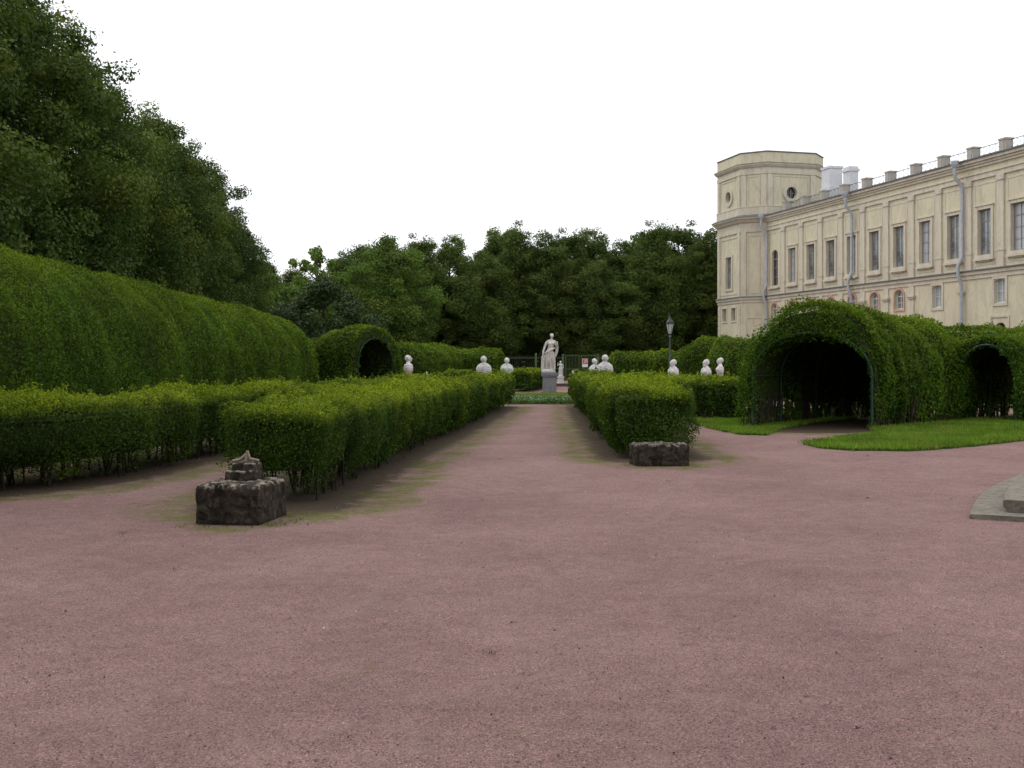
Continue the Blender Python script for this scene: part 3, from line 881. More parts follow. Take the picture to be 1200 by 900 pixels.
# ------------------------------------------------------------------ trees
def tree_meshes(kind, seed, H, R, base, nleaf, lsize, mat, nclump, clump_r, trunk_r):
    """trunk with limbs, and a crown of leaf clumps spread through an uneven envelope"""
    rng = np.random.RandomState(seed)
    def env(f):                    # crown radius at relative height f in the crown
        if kind == 'linden': return R*np.clip(np.sin(np.pi*np.clip(f*0.86+0.12, 0, 1))**0.55, 0.05, 1)
        if kind == 'round':  return R*np.clip(np.sqrt(np.clip(1-(2*f-0.95)**2, 0, 1)), 0.08, 1)
        if kind == 'tall':   return R*np.clip(np.sin(np.pi*np.clip(f*0.84+0.1, 0, 1))**0.6*(1.05-0.25*f), 0.05, 1)
        if kind == 'shrub':  return R*np.clip(np.sqrt(np.clip(1-f**2, 0, 1)), 0.1, 1)
        return R*np.clip(1.0-f*0.96, 0.03, 1)
    C, rad = [], []
    lob = rng.uniform(0, 6.28, 5)
    while len(C) < nclump:
        f = rng.uniform(0, 1); a = rng.uniform(0, 6.28)
        rr = float(env(np.array(f)))*(1+0.16*math.sin(2*a+lob[0]+3*f)+0.12*math.sin(3*a+lob[1]-5*f))
        q = rr*rng.uniform(0.25, 1.0)**0.5
        cr = clump_r*rng.uniform(0.6, 1.35)*(1-0.3*f*f)
        q = max(0, q-cr*0.55)
        C.append((q*math.cos(a), q*math.sin(a), base+f*(H-base-cr*0.7)+rng.normal(0, 0.028)*H)); rad.append(cr)
    C = np.array(C); rad = np.array(rad)
    w = rad**2; w /= w.sum()
    k = rng.choice(nclump, nleaf, p=w)
    v = rng.normal(size=(nleaf, 3)); v /= np.linalg.norm(v, axis=1)[:, None]
    rr = rad[k]*np.where(rng.uniform(size=nleaf) < 0.72, rng.uniform(0.72, 1.08, nleaf), rng.uniform(0.2, 0.9, nleaf))*np.where(rng.uniform(size=nleaf) < 0.07, rng.uniform(1.1, 1.5, nleaf), 1.0)
    sq = np.array([1, 1, 0.72])
    wig = 1+0.28*wob(v*1.3+C[k]*0.7, 0.55, seed+2)
    pos = C[k]+v*sq*(rr*wig)[:, None]
    if kind == 'conifer': pos[:, 2] -= np.hypot(pos[:, 0], pos[:, 1])*0.25
    keep = pos[:, 2] > max(0.05, base*0.7); pos, v, k = pos[keep], v[keep], k[keep]
    nor = v*0.8+np.array([0, 0, 0.35])
    rnd = np.clip(rng.uniform(0, 1, len(pos))*0.42+rng.uniform(0, 0.62, nclump)[k], 0, 1)
    fr = np.where(rng.uniform(size=nclump) < 0.15, 0.6, 0.0)[k]*rng.uniform(0.2, 1, len(pos))
    crown = leaf_mesh('crown', pos, nor, lsize, mat, rng, 0.5, rnd, fr, aspect=0.72)
    tb = MB()
    top = H*0.8 if kind != 'shrub' else H*0.5
    bend = rng.normal(0, 0.012*H, (6, 2)); bend[0] = 0
    tp = [(bend[i][0]*i/5, bend[i][1]*i/5, top*i/5 - (0.05 if i == 0 else 0)) for i in range(6)]
    tr = [trunk_r*(1.25 if i == 0 else 1-0.16*i) for i in range(6)]
    tb.tube(tp, tr, 10)
    for j in rng.choice(nclump, min(nclump, 26), replace=False):
        c = C[j]
        z0 = min(top*0.95, max(base*0.8, c[2]-0.45*np.hypot(c[0], c[1])-0.3)); f = z0/top*5; i = int(min(4, f))
        st = Vector(tp[i]).lerp(Vector(tp[i+1]), f-i)
        mid = st.lerp(Vector(c), 0.55)+Vector((0, 0, 0.05*H*rng.uniform(0, 1)))
        r0 = trunk_r*rng.uniform(0.22, 0.4)
        tb.tube([st, mid, Vector(c)], [r0, r0*0.65, r0*0.25], 6, False)
    return tb.mesh('trunk', M['bark']), crown

def plant_tree(name, label, cat, meshes, loc, rz, sc, group):
    root = empty(name, loc, rz)
    root.scale = (sc[0], sc[0], sc[1]) if hasattr(sc, '__len__') else (sc, sc, sc)
    tag(root, label, cat, group)
    link('trunk', meshes[0], root); link('crown', meshes[1], root)
    return root

rt = np.random.RandomState(99)
lind = [tree_meshes('linden', 200+i, 12.0, 3.7, 1.2, 105000, 0.11, M['linden'], 230, 0.74, 0.22) for i in range(3)]
for i in range(11):
    Y = 18.5+i*4.7+rt.uniform(-0.5, 0.5)
    X = -12.3-0.090*Y+rt.uniform(-0.3, 0.3)
    lab = 'dense dark linden in the tall unbroken row behind the long rounded hedge' if i < 10 else 'broad last linden of the tall row, its edge open to the sky'
    plant_tree('linden_tree', lab, 'tree', lind[i % 3], (X, Y, 0), rt.uniform(0, 6.28), (rt.uniform(0.98, 1.1), rt.uniform(1.0, 1.1)), 'row of lindens behind the long hedge')
for i in range(7):
    Y = 24+i*7.0; X = -20.5-0.09*Y+rt.uniform(-0.6, 0.6)
    plant_tree('linden_tree', 'dark linden standing in the second line behind the tall linden row', 'tree', lind[(i+1) % 3], (X, Y, 0), rt.uniform(0, 6.28), (1.15, 0.95), 'second line of lindens')
for i in range(9):  # unseen row added behind the camera to shade hedge ends and stones
    plant_tree('linden_tree', 'added linden in an unseen row behind the viewpoint, there to cast shade', 'tree', lind[i % 3], (-26+i*6.5+rt.uniform(-0.5, 0.5), -12.5+rt.uniform(-0.6, 0.6), 0), rt.uniform(0, 6.28), (1.1, 1.0), 'added shade lindens behind the viewpoint')

wd = [tree_meshes('tall', 301, 15.5, 4.1, 3.0, 56000, 0.185, M['wood'], 210, 0.95, 0.24),
      tree_meshes('round', 302, 14.0, 4.6, 2.6, 56000, 0.185, M['wood'], 210, 1.0, 0.26),
      tree_meshes('tall', 303, 16.5, 4.0, 3.6, 48000, 0.185, M['wood'], 190, 0.85, 0.24),
      tree_meshes('round', 304, 13.0, 4.4, 2.0, 56000, 0.18, M['wood_pale'], 200, 1.0, 0.22)]
labels = ['tall dark tree deep in the wood behind its front trees', 'broad dark tree deep in the wood behind its front trees',
          'narrow dark tree deep in the wood behind its front trees', 'paler green tree of the dense wood beyond the iron fence']
# front row: photo x of the crown middle, metres away, mesh, top of the crown in the photo
front_row = [(318,92,3,325),(372,104,3,338),(455,104,3,288),(425,118,1,292),(492,112,0,290),(528,116,2,284),(563,110,1,306),(604,114,0,280),(645,112,2,284),
             (668,118,0,286),(702,110,1,316),(735,116,2,290),(768,112,0,276),(800,120,0,273),(828,114,2,280),(858,122,1,282),(286,112,1,322),(345,118,1,318),(400,112,0,300),(585,120,2,282),(690,122,2,280),(752,124,1,284)]
near = {318: 'pale green tree right at the far end of the linden row', 372: 'pale low tree just under the thin open-crowned tree',
        455: 'pale bushy tree rising above the far tunnel hedge', 425: 'broad tree between the thin open-crowned tree and the pale bushy tree',
        492: 'tall dark tree behind the hedge that runs back to the fence', 528: 'narrow dark tree behind the flat-sided hedge with rounded shoulder',
        563: 'broad lower tree behind the bust that is turned away', 604: 'tall dark tree above the place where the iron fence begins',
        645: 'narrow dark tree directly behind the tall statue', 668: 'tall dark tree directly behind the closed fence gate',
        702: 'broad lower tree behind the two overlapping busts', 735: 'narrow dark tree between the red notice and the street lamp',
        768: 'tall dark tree directly behind the street lamp', 800: 'tall dark tree above the domed hedge', 828: 'narrow dark tree standing next to the octagonal palace tower',
        858: 'broad tree half hidden by the octagonal palace tower', 286: 'broad dark tree half hidden by the end of the linden row', 345: 'broad dark tree between the linden row and the thin open-crowned tree', 400: 'tall dark tree right behind the thin open-crowned tree',
        585: 'narrow tree behind the smooth bust that faces the path', 690: 'narrow tree right behind the red notice', 752: 'broad tree just beside the street lamp'}
for (px, d, k, top) in front_row:
    Hn = [15.5,14.0,16.5,13.0][k]; Hh = EYE+(HZ-top+(7 if px > 400 else 0))*d/F+rt.uniform(-0.3, 0.5)
    plant_tree('deciduous_tree', near[px], 'tree', wd[k], ((px-600)*d/F, d, 0), rt.uniform(0, 6.28), (max(0.8, min(1.15, Hh/Hn))*rt.uniform(0.95, 1.1), Hh/Hn), 'front trees of the wood')
for row, (d0, sp) in enumerate([(128, 6.2), (140, 6.8)]):
    X = -46
    while X < 44:
        k = rt.choice([0, 1, 1, 2]); s = rt.uniform(0.84, 1.0)*(1.08 if k == 1 else 0.96)
        if 300 < 600+F*X/d0 < 405: s *= 0.78
        plant_tree('deciduous_tree', labels[k], 'tree', wd[k], (X+rt.uniform(-1, 1), d0+rt.uniform(-3, 3), 0), rt.uniform(0, 6.28), (1.1*s, s), 'trees of the wood: '+['tall dark','broad dark','narrow dark','pale'][k])
        X += sp
# undergrowth of the wood
sh = tree_meshes('shrub', 320, 3.6, 2.8, 0.1, 9000, 0.24, M['wood'], 34, 0.85, 0.07)
for i in range(26):
    X = -34+i*2.9+rt.uniform(-0.7, 0.7)
    plant_tree('understory_shrub', 'dark leafy shrub under the trees beyond the iron fence', 'shrub', sh, (X, 121+rt.uniform(-5, 6), 0), rt.uniform(0, 6.28), (1.0, rt.uniform(0.7, 1.25)), 'undergrowth beyond the fence')
yw = tree_meshes('round', 330, 6.6, 3.6, 0.3, 30000, 0.16, M['yew'], 90, 0.85, 0.16)
plant_tree('dark_evergreen', 'low rounded dark evergreen tree between the linden row and the tunnel hedge', 'tree', yw, (-12.9, 76, 0), 0.4, (1.2, 1.1), None)
# open-crowned tree that stands up against the sky
op = tree_meshes('round', 340, 9.8, 2.6, 4.4, 5200, 0.26, M['wood_pale'], 26, 0.75, 0.15)
plant_tree('sparse_tree', 'thin open-crowned tree with sky between its leaves, at the end of the linden row', 'tree', op, (-16.6, 94, 0), 1.0, (0.9, 1.22), None)
def distant_wood():
    rng = np.random.RandomState(350)
    n = 70000
    x = rng.uniform(-75, 70, n); d = rng.uniform(150, 158, n)
    top = 11+2.0*np.sin(x*0.31)+1.4*np.sin(x*0.83+1)
    z = top*rng.uniform(0, 1, n)**1.5
    nor = np.tile([0, -0.7, 0.6], (n, 1))
    tag(link('distant_wood', leaf_mesh('distant_wood', np.stack([x, d, z], 1), nor, 0.6, M['wood'], rng, 0.6)), 'far mass of foliage deep in the wood', 'wood', kind='stuff')
distant_wood()

# ------------------------------------------------------------------ palace (local x along the front towards the camera, y into the building)
UX, UY = 0.2495, -0.968
pal = empty('palace_building', (22.88, 99.5, 0), math.atan2(UY, UX))
tag(pal, 'long ochre palace wing with tall windows, zinc drainpipes and an octagonal corner tower', 'palace')
BAY = 3.11
def sx(i): return BAY*(i+1.49)
LEN = 58.0; EAVE = 14.75; DEPTH = 13.0

def holed(outer, holes, fn, depth, name, mat, parent, flip=False):
    """flat wall with openings; fn maps (a, z, inward) to local 3D; reveals run inward by depth"""
    bm = bmesh.new(); edges = []; loops = []
    for lp in [outer]+holes:
        vs = [bm.verts.new((a, z, 0)) for a, z in lp]
        for i in range(len(vs)): edges.append(bm.edges.new((vs[i], vs[(i+1) % len(vs)])))
        loops.append(vs)
    bmesh.ops.triangle_fill(bm, use_beauty=True, use_dissolve=False, edges=edges)
    for f in bm.faces:
        if f.normal.z < 0: f.normal_flip()
    for vs in loops[1:]:
        inn = [bm.verts.new((v.co.x, v.co.y, depth)) for v in vs]
        for i in range(len(vs)):
            j = (i+1) % len(vs)
            bm.faces.new((vs[j], vs[i], inn[i], inn[j]))
    for v in bm.verts: v.co = Vector(fn(v.co.x, v.co.y, v.co.z))
    me = bpy.data.meshes.new(name); bm.to_mesh(me); bm.free()
    me.materials.append(mat)
    return link(name, me, parent)

def arch_loop(c, w, z0, z1, rise, n=9):
    """opening with a segmental or round head"""
    lp = [(c-w/2, z0), (c+w/2, z0)]
    for k in range(n+1):
        a = math.pi*k/n
        lp.append((c+w/2*math.cos(a), z1-rise+rise*math.sin(a)))
    return lp
def rect_loop(c, w, z0, z1): return [(c-w/2, z0), (c+w/2, z0), (c+w/2, z1), (c-w/2, z1)]

Fm = lambda a, z, y: (a, y, z)
main_i = list(range(0, 17))
WZ0, WZ1, WW = 8.50, 11.42, 1.26
holes = [rect_loop(sx(i), WW, WZ0, WZ1) for i in main_i]
holes.append(arch_loop(sx(-1.03), 1.1, WZ0-0.1, WZ1+0.15, 0.45))
low_arch = [-1.03, 0, 1, 2, 3, 4, 5]
for i in low_arch: holes.append(arch_loop(sx(i), 1.06, 5.45, 6.85, 0.42))
low_sq = [6.42, 8.46, 10.4, 12.4, 14.4]
for i in low_sq: holes.append(arch_loop(sx(i), 1.02, 5.35, 6.85, 0.16))
cellar = [8.46, 12.4]
for i in cellar: holes.append(arch_loop(sx(i), 1.0, 3.3, 4.12, 0.35))
holed([(0.0, -0.2), (LEN, -0.2), (LEN, EAVE), (0.0, EAVE)], holes, Fm, 0.32, 'wall', M['plaster'], pal)
b = MB(); b.box(0.4, LEN, 0.33, DEPTH, -0.2, EAVE-0.02)
b.build('wing_body', M['dark_glass'], pal)
b = MB(); b.add([(LEN,0,-.2),(LEN+.01,DEPTH,-.2),(LEN+.01,DEPTH,EAVE),(LEN,0,EAVE)], [(0,1,2,3)]); b.build('end_wall', M['plaster'], pal)

def band(y_out, z0, z1, name='string_course', mat='trim', x0=0.0, x1=LEN, y_in=0.0):
    m = MB(); m.box(x0, x1, -y_out, y_in-0.002 if y_in else -0.001, z0, z1); return m.build(name, M[mat], pal)
band(0.16, 7.30, 7.52); m_ = band(0.26, 7.525, 7.60, 'string_course_flashing', 'coping')
band(0.07, 7.02, 7.295, 'string_course')
band(0.10, 13.40, 13.72, 'architrave'); band(0.16, 13.725, 13.80, 'architrave_fillet')
# cornice in steps, gutter on top
m = MB()
for (o, z0, z1) in [(0.12, 14.18, 14.34), (0.20, 14.345, 14.50), (0.32, 14.505, 14.70)]: m.box(0.0, LEN, -o, -0.002, z0, z1)
m.build('cornice', M['trim'], pal)
m = MB(); m.box(0.0, LEN, -0.42, 0.5, 14.705, 14.78); m.build('gutter', M['coping'], pal)
m = MB()
m.add([(0.6,-0.3,14.80),(LEN,-0.3,14.80),(LEN,DEPTH/2,16.6),(0.6,DEPTH/2,16.6),(0.6,DEPTH,14.8),(LEN,DEPTH,14.8)], [(0,1,2,3),(3,2,5,4),(0,3,4),(1,5,2)])
m.build('roof', M['roof'], pal)

# pilasters of the main storey, one mesh shared
pm = MB()
pm.box(-0.33, 0.33, -0.13, -0.001, 7.61, 8.75); pm.box(-0.30, 0.30, -0.10, -0.001, 8.755, 13.05)
pm.box(-0.37, 0.37, -0.16, -0.001, 8.62, 8.74); pm.box(-0.36, 0.36, -0.15, -0.001, 13.055, 13.39)
pil = pm.mesh('pilaster', M['trim'])
for i in range(-1, 17): link('pilaster', pil, pal, (sx(i+0.5), 0, 0))
pm = MB(); pm.box(-0.27, 0.27, -0.09, -0.001, -0.1, 6.10); pm.box(-0.36, 0.36, -0.17, -0.001, 6.105, 6.22); pm.box(-0.42, 0.42, -0.23, -0.001, 6.225, 6.36); pm.box(-0.29, 0.29, -0.10, -0.001, 6.365, 7.01)
lpil = pm.mesh('lower_pilaster', M['trim'])
for i in range(-1, 6): link('lower_pilaster', lpil, pal, (sx(i+0.5), 0, 0))
pm = MB(); pm.box(-0.3, 0.3, -0.15, -0.001, 6.1, 6.2); pm.box(-0.38, 0.38, -0.2, -0.001, 6.205, 6.36)
link('broken_capital', pm.mesh('broken_capital', M['trim']), pal, (sx(7.36)-0.3, 0, 0))
# raised panel mouldings above and around the windows
fr = MB()
def frame4(mb, c, w, z0, z1, t, o):
    mb.box(c-w/2-t, c-w/2, -o, -0.001, z0-t, z1+t); mb.box(c+w/2, c+w/2+t, -o, -0.001, z0-t, z1+t)
    mb.box(c-w/2, c+w/2, -o, -0.001, z1, z1+t); mb.box(c-w/2, c+w/2, -o, -0.001, z0-t, z0)
frame4(fr, 0, 1.86, 7.95, 13.02, 0.10, 0.022)
panel = fr.mesh('bay_panel', M['trim'])
for i in [-1.03]+main_i: link('bay_panel', panel, pal, (sx(i), 0, 0))

def window_mesh(w, z0, z1, cols, rows, rise=0.0, t=0.075, bar=0.045, y=0.16, arch=False):
    """wooden window: outer frame, a heavy transom and glazing bars"""
    m = MB()
    m.box(-w/2, -w/2+t, y, y+0.09, z0, z1-rise*0.5); m.box(w/2-t, w/2, y, y+0.09, z0, z1-rise*0.5)
    m.box(-w/2+t, w/2-t, y, y+0.09, z0, z0+t); 
    if not rise: m.box(-w/2+t, w/2-t, y, y+0.09, z1-t, z1)
    else: m.tube([(w/2*0.95*math.cos(math.pi*k/10), y+0.04, z1-rise+rise*0.95*math.sin(math.pi*k/10)) for k in range(11)], t*0.55, 6)
    for c in range(1, cols):
        x = -w/2+w*c/cols; m.box(x-bar/2, x+bar/2, y+0.005, y+0.085, z0+t, z1-t*0.7)
    for r in range(1, rows):
        z = z0+(z1-z0)*r/rows; hb = bar*1.6 if (r == rows-1 and rows > 2) else bar*0.8
        m.box(-w/2+t, w/2-t, y+0.01, y+0.08, z-hb/2, z+hb/2)
    return m
wf = window_mesh(WW, WZ0, WZ1, 2, 4).mesh('window', M['frame'])
gl = MB(); gl.box(-WW/2, WW/2, 0.20, 0.215, WZ0, WZ1); gl = gl.mesh('pane', M['glass'])
sr = MB(); frame4(sr, 0, WW+0.02, WZ0, WZ1, 0.21, 0.09); sr.box(-0.92, 0.92, -0.15, -0.001, WZ1+0.215, WZ1+0.29); sr = sr.mesh('window_surround', M['trim'])
sl = MB(); sl.box(-0.95, 0.95, -0.2, -0.001, WZ0-0.36, WZ0-0.215); sl.box(-0.55,0.55,-0.12,-0.001,WZ0-0.44,WZ0-0.365); sl = sl.mesh('sill', M['trim'])
def put_window(x, parts):
    w = link('window', parts[0], pal, (x, 0, 0))
    for nm, me in parts[1:]: link(nm, me, w)
    return w
curt = MB(); curt.box(-WW/2, WW/2, 0.20, 0.215, WZ0, WZ1); curt = curt.mesh('pane', M['curtain_glass'])
for i in main_i: put_window(sx(i), [wf, ('pane', gl if i % 3 else curt), ('window_surround', sr), ('sill', sl)])
# arched window next to the tower
w = window_mesh(1.1, WZ0-0.1, WZ1+0.15, 2, 4, 0.45).mesh('window', M['frame'])
gp = MB(); lp = arch_loop(0, 1.09, WZ0-0.1, WZ1+0.14, 0.45); gp.add([(a, 0.2, z) for a, z in lp], [tuple(range(len(lp)))])
wd_ = put_window(sx(-1.03), [w, ('pane', gp.mesh('pane', M['dark_glass'])), ('sill', sl)])
wa = window_mesh(1.06, 5.45, 6.85, 2, 3, 0.42).mesh('window', M['frame_white'])
gp = MB(); lp = arch_loop(0, 1.05, 5.45, 6.84, 0.42); gp.add([(a, 0.2, z) for a, z in lp], [tuple(range(len(lp)))]); gp = gp.mesh('pane', M['glass'])
def arch_surround(w, z0, z1, rise, t, o):
    m = MB(); n = 10
    m.box(-w/2-t, -w/2, -o, -0.001, z0-t, z1-rise); m.box(w/2, w/2+t, -o, -0.001, z0-t, z1-rise); m.box(-w/2, w/2, -o, -0.001, z0-t, z0)
    for k in range(n):
        a0, a1 = math.pi*k/n, math.pi*(k+1)/n
        q = []
        for y in (-o, -0.001):
            for a in (a0, a1):
                for r, rr in ((w/2, rise), (w/2+t, rise+t)):
                    q.append((r*math.cos(a), y, z1-rise+rr*math.sin(a)))
        m.add(q, [(0,1,3,2),(1,5,7,3),(0,2,6,4),(4,6,7,5)])
    return m
sa = arch_surround(1.07, 5.45, 6.85, 0.42, 0.16, 0.07).mesh('window_surround', simple_mat('pink_stone', (0.50,0.33,0.25), 0.9, 0.15, var=0.2, scale=4))
for i in low_arch: put_window(sx(i), [wa, ('pane', gp), ('window_surround', sa)])
wq = window_mesh(1.02, 5.35, 6.85, 2, 2, 0.16).mesh('window', M['frame_white'])
gq = MB(); lp = arch_loop(0, 1.01, 5.35, 6.84, 0.16); gq.add([(a, 0.2, z) for a, z in lp], [tuple(range(len(lp)))]); gq = gq.mesh('pane', M['curtain_glass'])
sq = MB(); frame4(sq, 0, 1.04, 5.33, 6.87, 0.17, 0.06); sq = sq.mesh('window_surround', M['trim'])
for i in low_sq: put_window(sx(i), [wq, ('pane', gq), ('window_surround', sq)])
sc_ = MB(); frame4(sc_, 0, 1.5, 3.2, 4.45, 0.13, 0.06); sc_ = sc_.mesh('window_surround', M['trim'])
gc = MB(); lp = arch_loop(0, 0.99, 3.3, 4.11, 0.35); gc.add([(a, 0.25, z) for a, z in lp], [tuple(range(len(lp)))]); gc = gc.mesh('cellar_window', M['dark_glass'])
for i in cellar:
    o = link('cellar_window', gc, pal, (sx(i), 0, 0)); link('window_surround', sc_, o)

# parapet: pedestals with low iron railings between
pp = MB(); pp.box(-0.31, 0.31, 0.05, 0.6, 14.785, 15.55); pp.box(-0.15, 0.15, 0.02, 0.049, 14.85, 15.5); pp.box(-0.36, 0.36, 0.0, 0.65, 15.553, 15.66)
pp = pp.mesh('parapet_pedestal', M['pedestal_plaster'])
rl = MB()
rl.box(0.44, BAY-0.44, 0.33, 0.36, 15.50, 15.535); rl.box(0.44, BAY-0.44, 0.33, 0.36, 14.98, 15.01)
nb = 4
for k in range(nb):
    a = 0.44+(BAY-0.88)*k/nb; c_ = 0.44+(BAY-0.88)*(k+1)/nb
    rl.tube([(a, 0.345, 15.0), (c_, 0.345, 15.5)], 0.008, 4, False); rl.tube([(c_, 0.345, 15.0), (a, 0.345, 15.5)], 0.008, 4, False); rl.tube([(c_, 0.345, 15.0), (c_, 0.345, 15.5)], 0.008, 4, False)
rl = rl.mesh('parapet_railing', M['iron'])
for i in range(-1, 17):
    link('parapet_pedestal', pp, pal, (sx(i+0.5), 0, 0)); link('parapet_railing', rl, pal, (sx(i+0.5), 0, 0))
# chimneys
m = MB(); m.box(-0.75, 0.75, -0.7, 0.7, 14.9, 16.5); m.box(-0.66, 0.66, -0.6, 0.6, 16.505, 18.05); m.box(-0.72, 0.72, -0.66, 0.66, 18.055, 18.25)
m.build('chimney', M['whitewash'], pal, (5.9, 3.0, 0))
m = MB(); m.box(-0.5, 0.5, -0.4, 0.4, 15.0, 17.35); m.box(-0.58, 0.58, -0.48, 0.48, 17.355, 17.55); m.box(-0.5, 0.5, -0.4, 0.4, 17.555, 17.75)
m.build('chimney', M['whitewash'], pal, (8.85, 3.0, 0))
# zinc drainpipes with their swan necks
for x in (0.25, sx(3.06), sx(7.33)):
    m = MB()
    m.tube([(0,-0.72,14.72),(0,-0.72,14.05),(0.0,-0.66,13.7),(0.12,-0.30,13.2),(0.12,-0.24,12.9),(0.12,-0.24,8.7),(0.1,-0.28,8.45),(-0.06,-0.42,7.95),(-0.06,-0.42,7.35),(0.0,-0.28,6.9),(0.02,-0.22,6.6),(0.02,-0.22,0.3)],
           0.115, 10)
    m.lathe([(0.13,14.35),(0.25,14.6),(0.25,14.82)], 12, (0,-0.72,0))
    p = m.build('drainpipe', M['zinc'], pal, (x, 0, 0))
    cl = MB()
    for z in (12.4, 10.9, 9.4, 5.6, 4.0, 2.4): cl.lathe([(0.135, z), (0.135, z+0.07)], 10, (0.12 if z > 8 else 0.02, -0.24 if z > 8 else -0.22, 0))
    cl.build('pipe_collar', M['zinc'], p)

# octagonal corner tower
OC = [(0,0), (-1.73,-1.73), (-6.53,-1.73), (-8.26,0), (-8.26,4.8), (-6.53,6.53), (-1.73,6.53), (0,4.8)]
OC = [Vector(p) for p in OC]
def oct_offset(o):
    c = []
    n = len(OC)
    for i in range(n):
        e0 = (OC[i]-OC[i-1]).normalized(); e1 = (OC[(i+1) % n]-OC[i]).normalized()
        n0 = Vector((e0.y, -e0.x)); n1 = Vector((e1.y, -e1.x))
        if (OC[i]-Vector((-4.13,2.4))).dot(n0) < 0: n0 = -n0
        if (OC[i]-Vector((-4.13,2.4))).dot(n1) < 0: n1 = -n1
        b_ = (n0+n1).normalized(); c.append(OC[i]+b_*(o/max(0.3, b_.dot(n0))))
    return c
def oct_band(prof, name, mat):
    """prof: list of (outset, z) from below to above"""
    m = MB(); vs = []
    for o, z in prof: vs.extend([(p.x, p.y, z) for p in oct_offset(o)])
    fs = []
    for i in range(len(prof)-1):
        for k in range(8):
            k2 = (k+1) % 8; fs.append((i*8+k, (i+1)*8+k, (i+1)*8+k2, i*8+k2))
    m.add(vs, fs); m.add(vs[-8:], [tuple(range(8))]); m.add(vs[:8], [tuple(range(7,-1,-1))])
    o = m.build(name, M[mat], pal)
    bm = bmesh.new(); bm.from_mesh(o.data); bmesh.ops.recalc_face_normals(bm, faces=bm.faces); bm.to_mesh(o.data); bm.free()
    return o
TT = 20.55
def circ(c, z, r, n=24): return [(c+r*math.cos(2*math.pi*k/n), z+r*math.sin(2*math.pi*k/n)) for k in range(n)]
for k in range(8):
    a, b_ = OC[k], OC[(k+1) % 8]; L = (b_-a).length; e = (b_-a).normalized()
    inn = Vector((-e.y, e.x))
    if inn.dot(Vector((-4.13,2.4))-a) < 0: inn = -inn
    fn = (lambda a, e, inn: (lambda s, z, y: (a.x+e.x*s+inn.x*y, a.y+e.y*s+inn.y*y, z)))(a, e, inn)
    hl = []
    if L > 3:
        hl.append(circ(L/2, 16.92, 0.52))
        if k == 1:
            hl.append(rect_loop(L/2, 1.15, 8.45, 11.35))
            hl += [rect_loop(L*0.30, 0.85, 5.45, 6.6), rect_loop(L*0.70, 0.85, 5.45, 6.6)]
    o = holed([(0,-0.2),(L,-0.2),(L,TT),(0,TT)], hl, fn, 0.35, 'tower_wall', M['plaster'], pal)
    bm = bmesh.new(); bm.from_mesh(o.data); bmesh.ops.recalc_face_normals(bm, faces=bm.faces); bm.to_mesh(o.data); bm.free()
    Mx = Matrix(((e.x, inn.x, 0, a.x), (e.y, inn.y, 0, a.y), (0, 0, 1, 0), (0, 0, 0, 1)))
    def onface(mb, name, mat, parent=pal):
        mb.v = [tuple(Mx @ Vector(v)) for v in mb.v]
        o = mb.build(name, M[mat] if isinstance(mat, str) else mat, parent)
        bm = bmesh.new(); bm.from_mesh(o.data); bmesh.ops.recalc_face_normals(bm, faces=bm.faces); bm.to_mesh(o.data); bm.free()
        return o
    # corner strips of the upper, main and ground storeys
    for x0, x1 in ((0.06, 0.52), (L-0.52, L-0.06)):
        if k in (0, 1, 7):
            if k != 7: onface(MB().box(x0, x1, -0.10, -0.001, 7.62, 13.4), 'corner_pilaster', 'trim')
            onface(MB().box(x0, x1, -0.10, -0.001, 15.05, 18.55), 'corner_pilaster', 'trim')
            if k == 1:
                for z in np.arange(0.0, 6.9, 0.46): onface(MB().box(x0-0.03, x1-0.1 if x0 < 1 else x1, -0.05, -0.001, z, z+0.42), 'quoin', 'trim')
    if k in (0, 1, 7):
        m = MB(); frame4(m, L/2, L-1.5, 15.75, 18.35, 0.1, 0.04); onface(m, 'tower_panel', 'trim')
        if k != 7:
            m = MB(); frame4(m, L/2, L-1.5, 7.95, 13.0, 0.1, 0.04); onface(m, 'tower_panel', 'trim')
        if k == 0:
            m = MB(); frame4(m, L/2, L-1.1, 0.6, 5.6, 0.08, 0.03); onface(m, 'tower_panel', 'trim')
    if L > 3:
        m = MB(); nseg = 28
        for q in range(nseg):
            a0, a1 = 2*math.pi*q/nseg, 2*math.pi*(q+1)/nseg; vs = []
            for y in (-0.12, -0.001):
                for an in (a0, a1):
                    for r in (0.53, 0.86): vs.append((L/2+r*math.cos(an), y, 16.92+r*math.sin(an)))
            m.add(vs, [(0,1,3,2),(1,5,7,3),(0,2,6,4)])
        ocu = onface(m, 'round_window', 'trim')
        m = MB(); m.add([(L/2+0.53*math.cos(2*math.pi*q/24), 0.28, 16.92+0.53*math.sin(2*math.pi*q/24)) for q in range(24)], [tuple(range(24))])
        onface(m, 'pane', 'dark_glass', ocu)
        m = MB(); m.box(L/2-0.5, L/2+0.5, 0.2, 0.25, 16.9, 16.94); m.box(L/2-0.02, L/2+0.02, 0.19, 0.26, 16.42, 17.42); onface(m, 'glazing_bar', 'frame', ocu)
    if k == 1:
        m = window_mesh(1.15, 8.45, 11.35, 2, 4); m.v = [(v[0]+L/2, v[1], v[2]) for v in m.v]; w = onface(m, 'window', 'frame')
        onface(MB().box(L/2-0.57, L/2+0.57, 0.2, 0.215, 8.45, 11.35), 'pane', 'glass', w)
        m = MB(); frame4(m, L/2, 1.17, 8.43, 11.37, 0.2, 0.09); onface(m, 'window_surround', 'trim', w)
        for q in (0.30, 0.70):
            m = MB(); frame4(m, L*q, 0.87, 5.43, 6.62, 0.12, 0.06); w = onface(m, 'window', 'trim')
            onface(MB().box(L*q-0.42, L*q+0.42, 0.2, 0.215, 5.45, 6.6), 'pane', simple_mat('boarded_grey', (0.24,0.23,0.21), 0.7, 0.2), w)
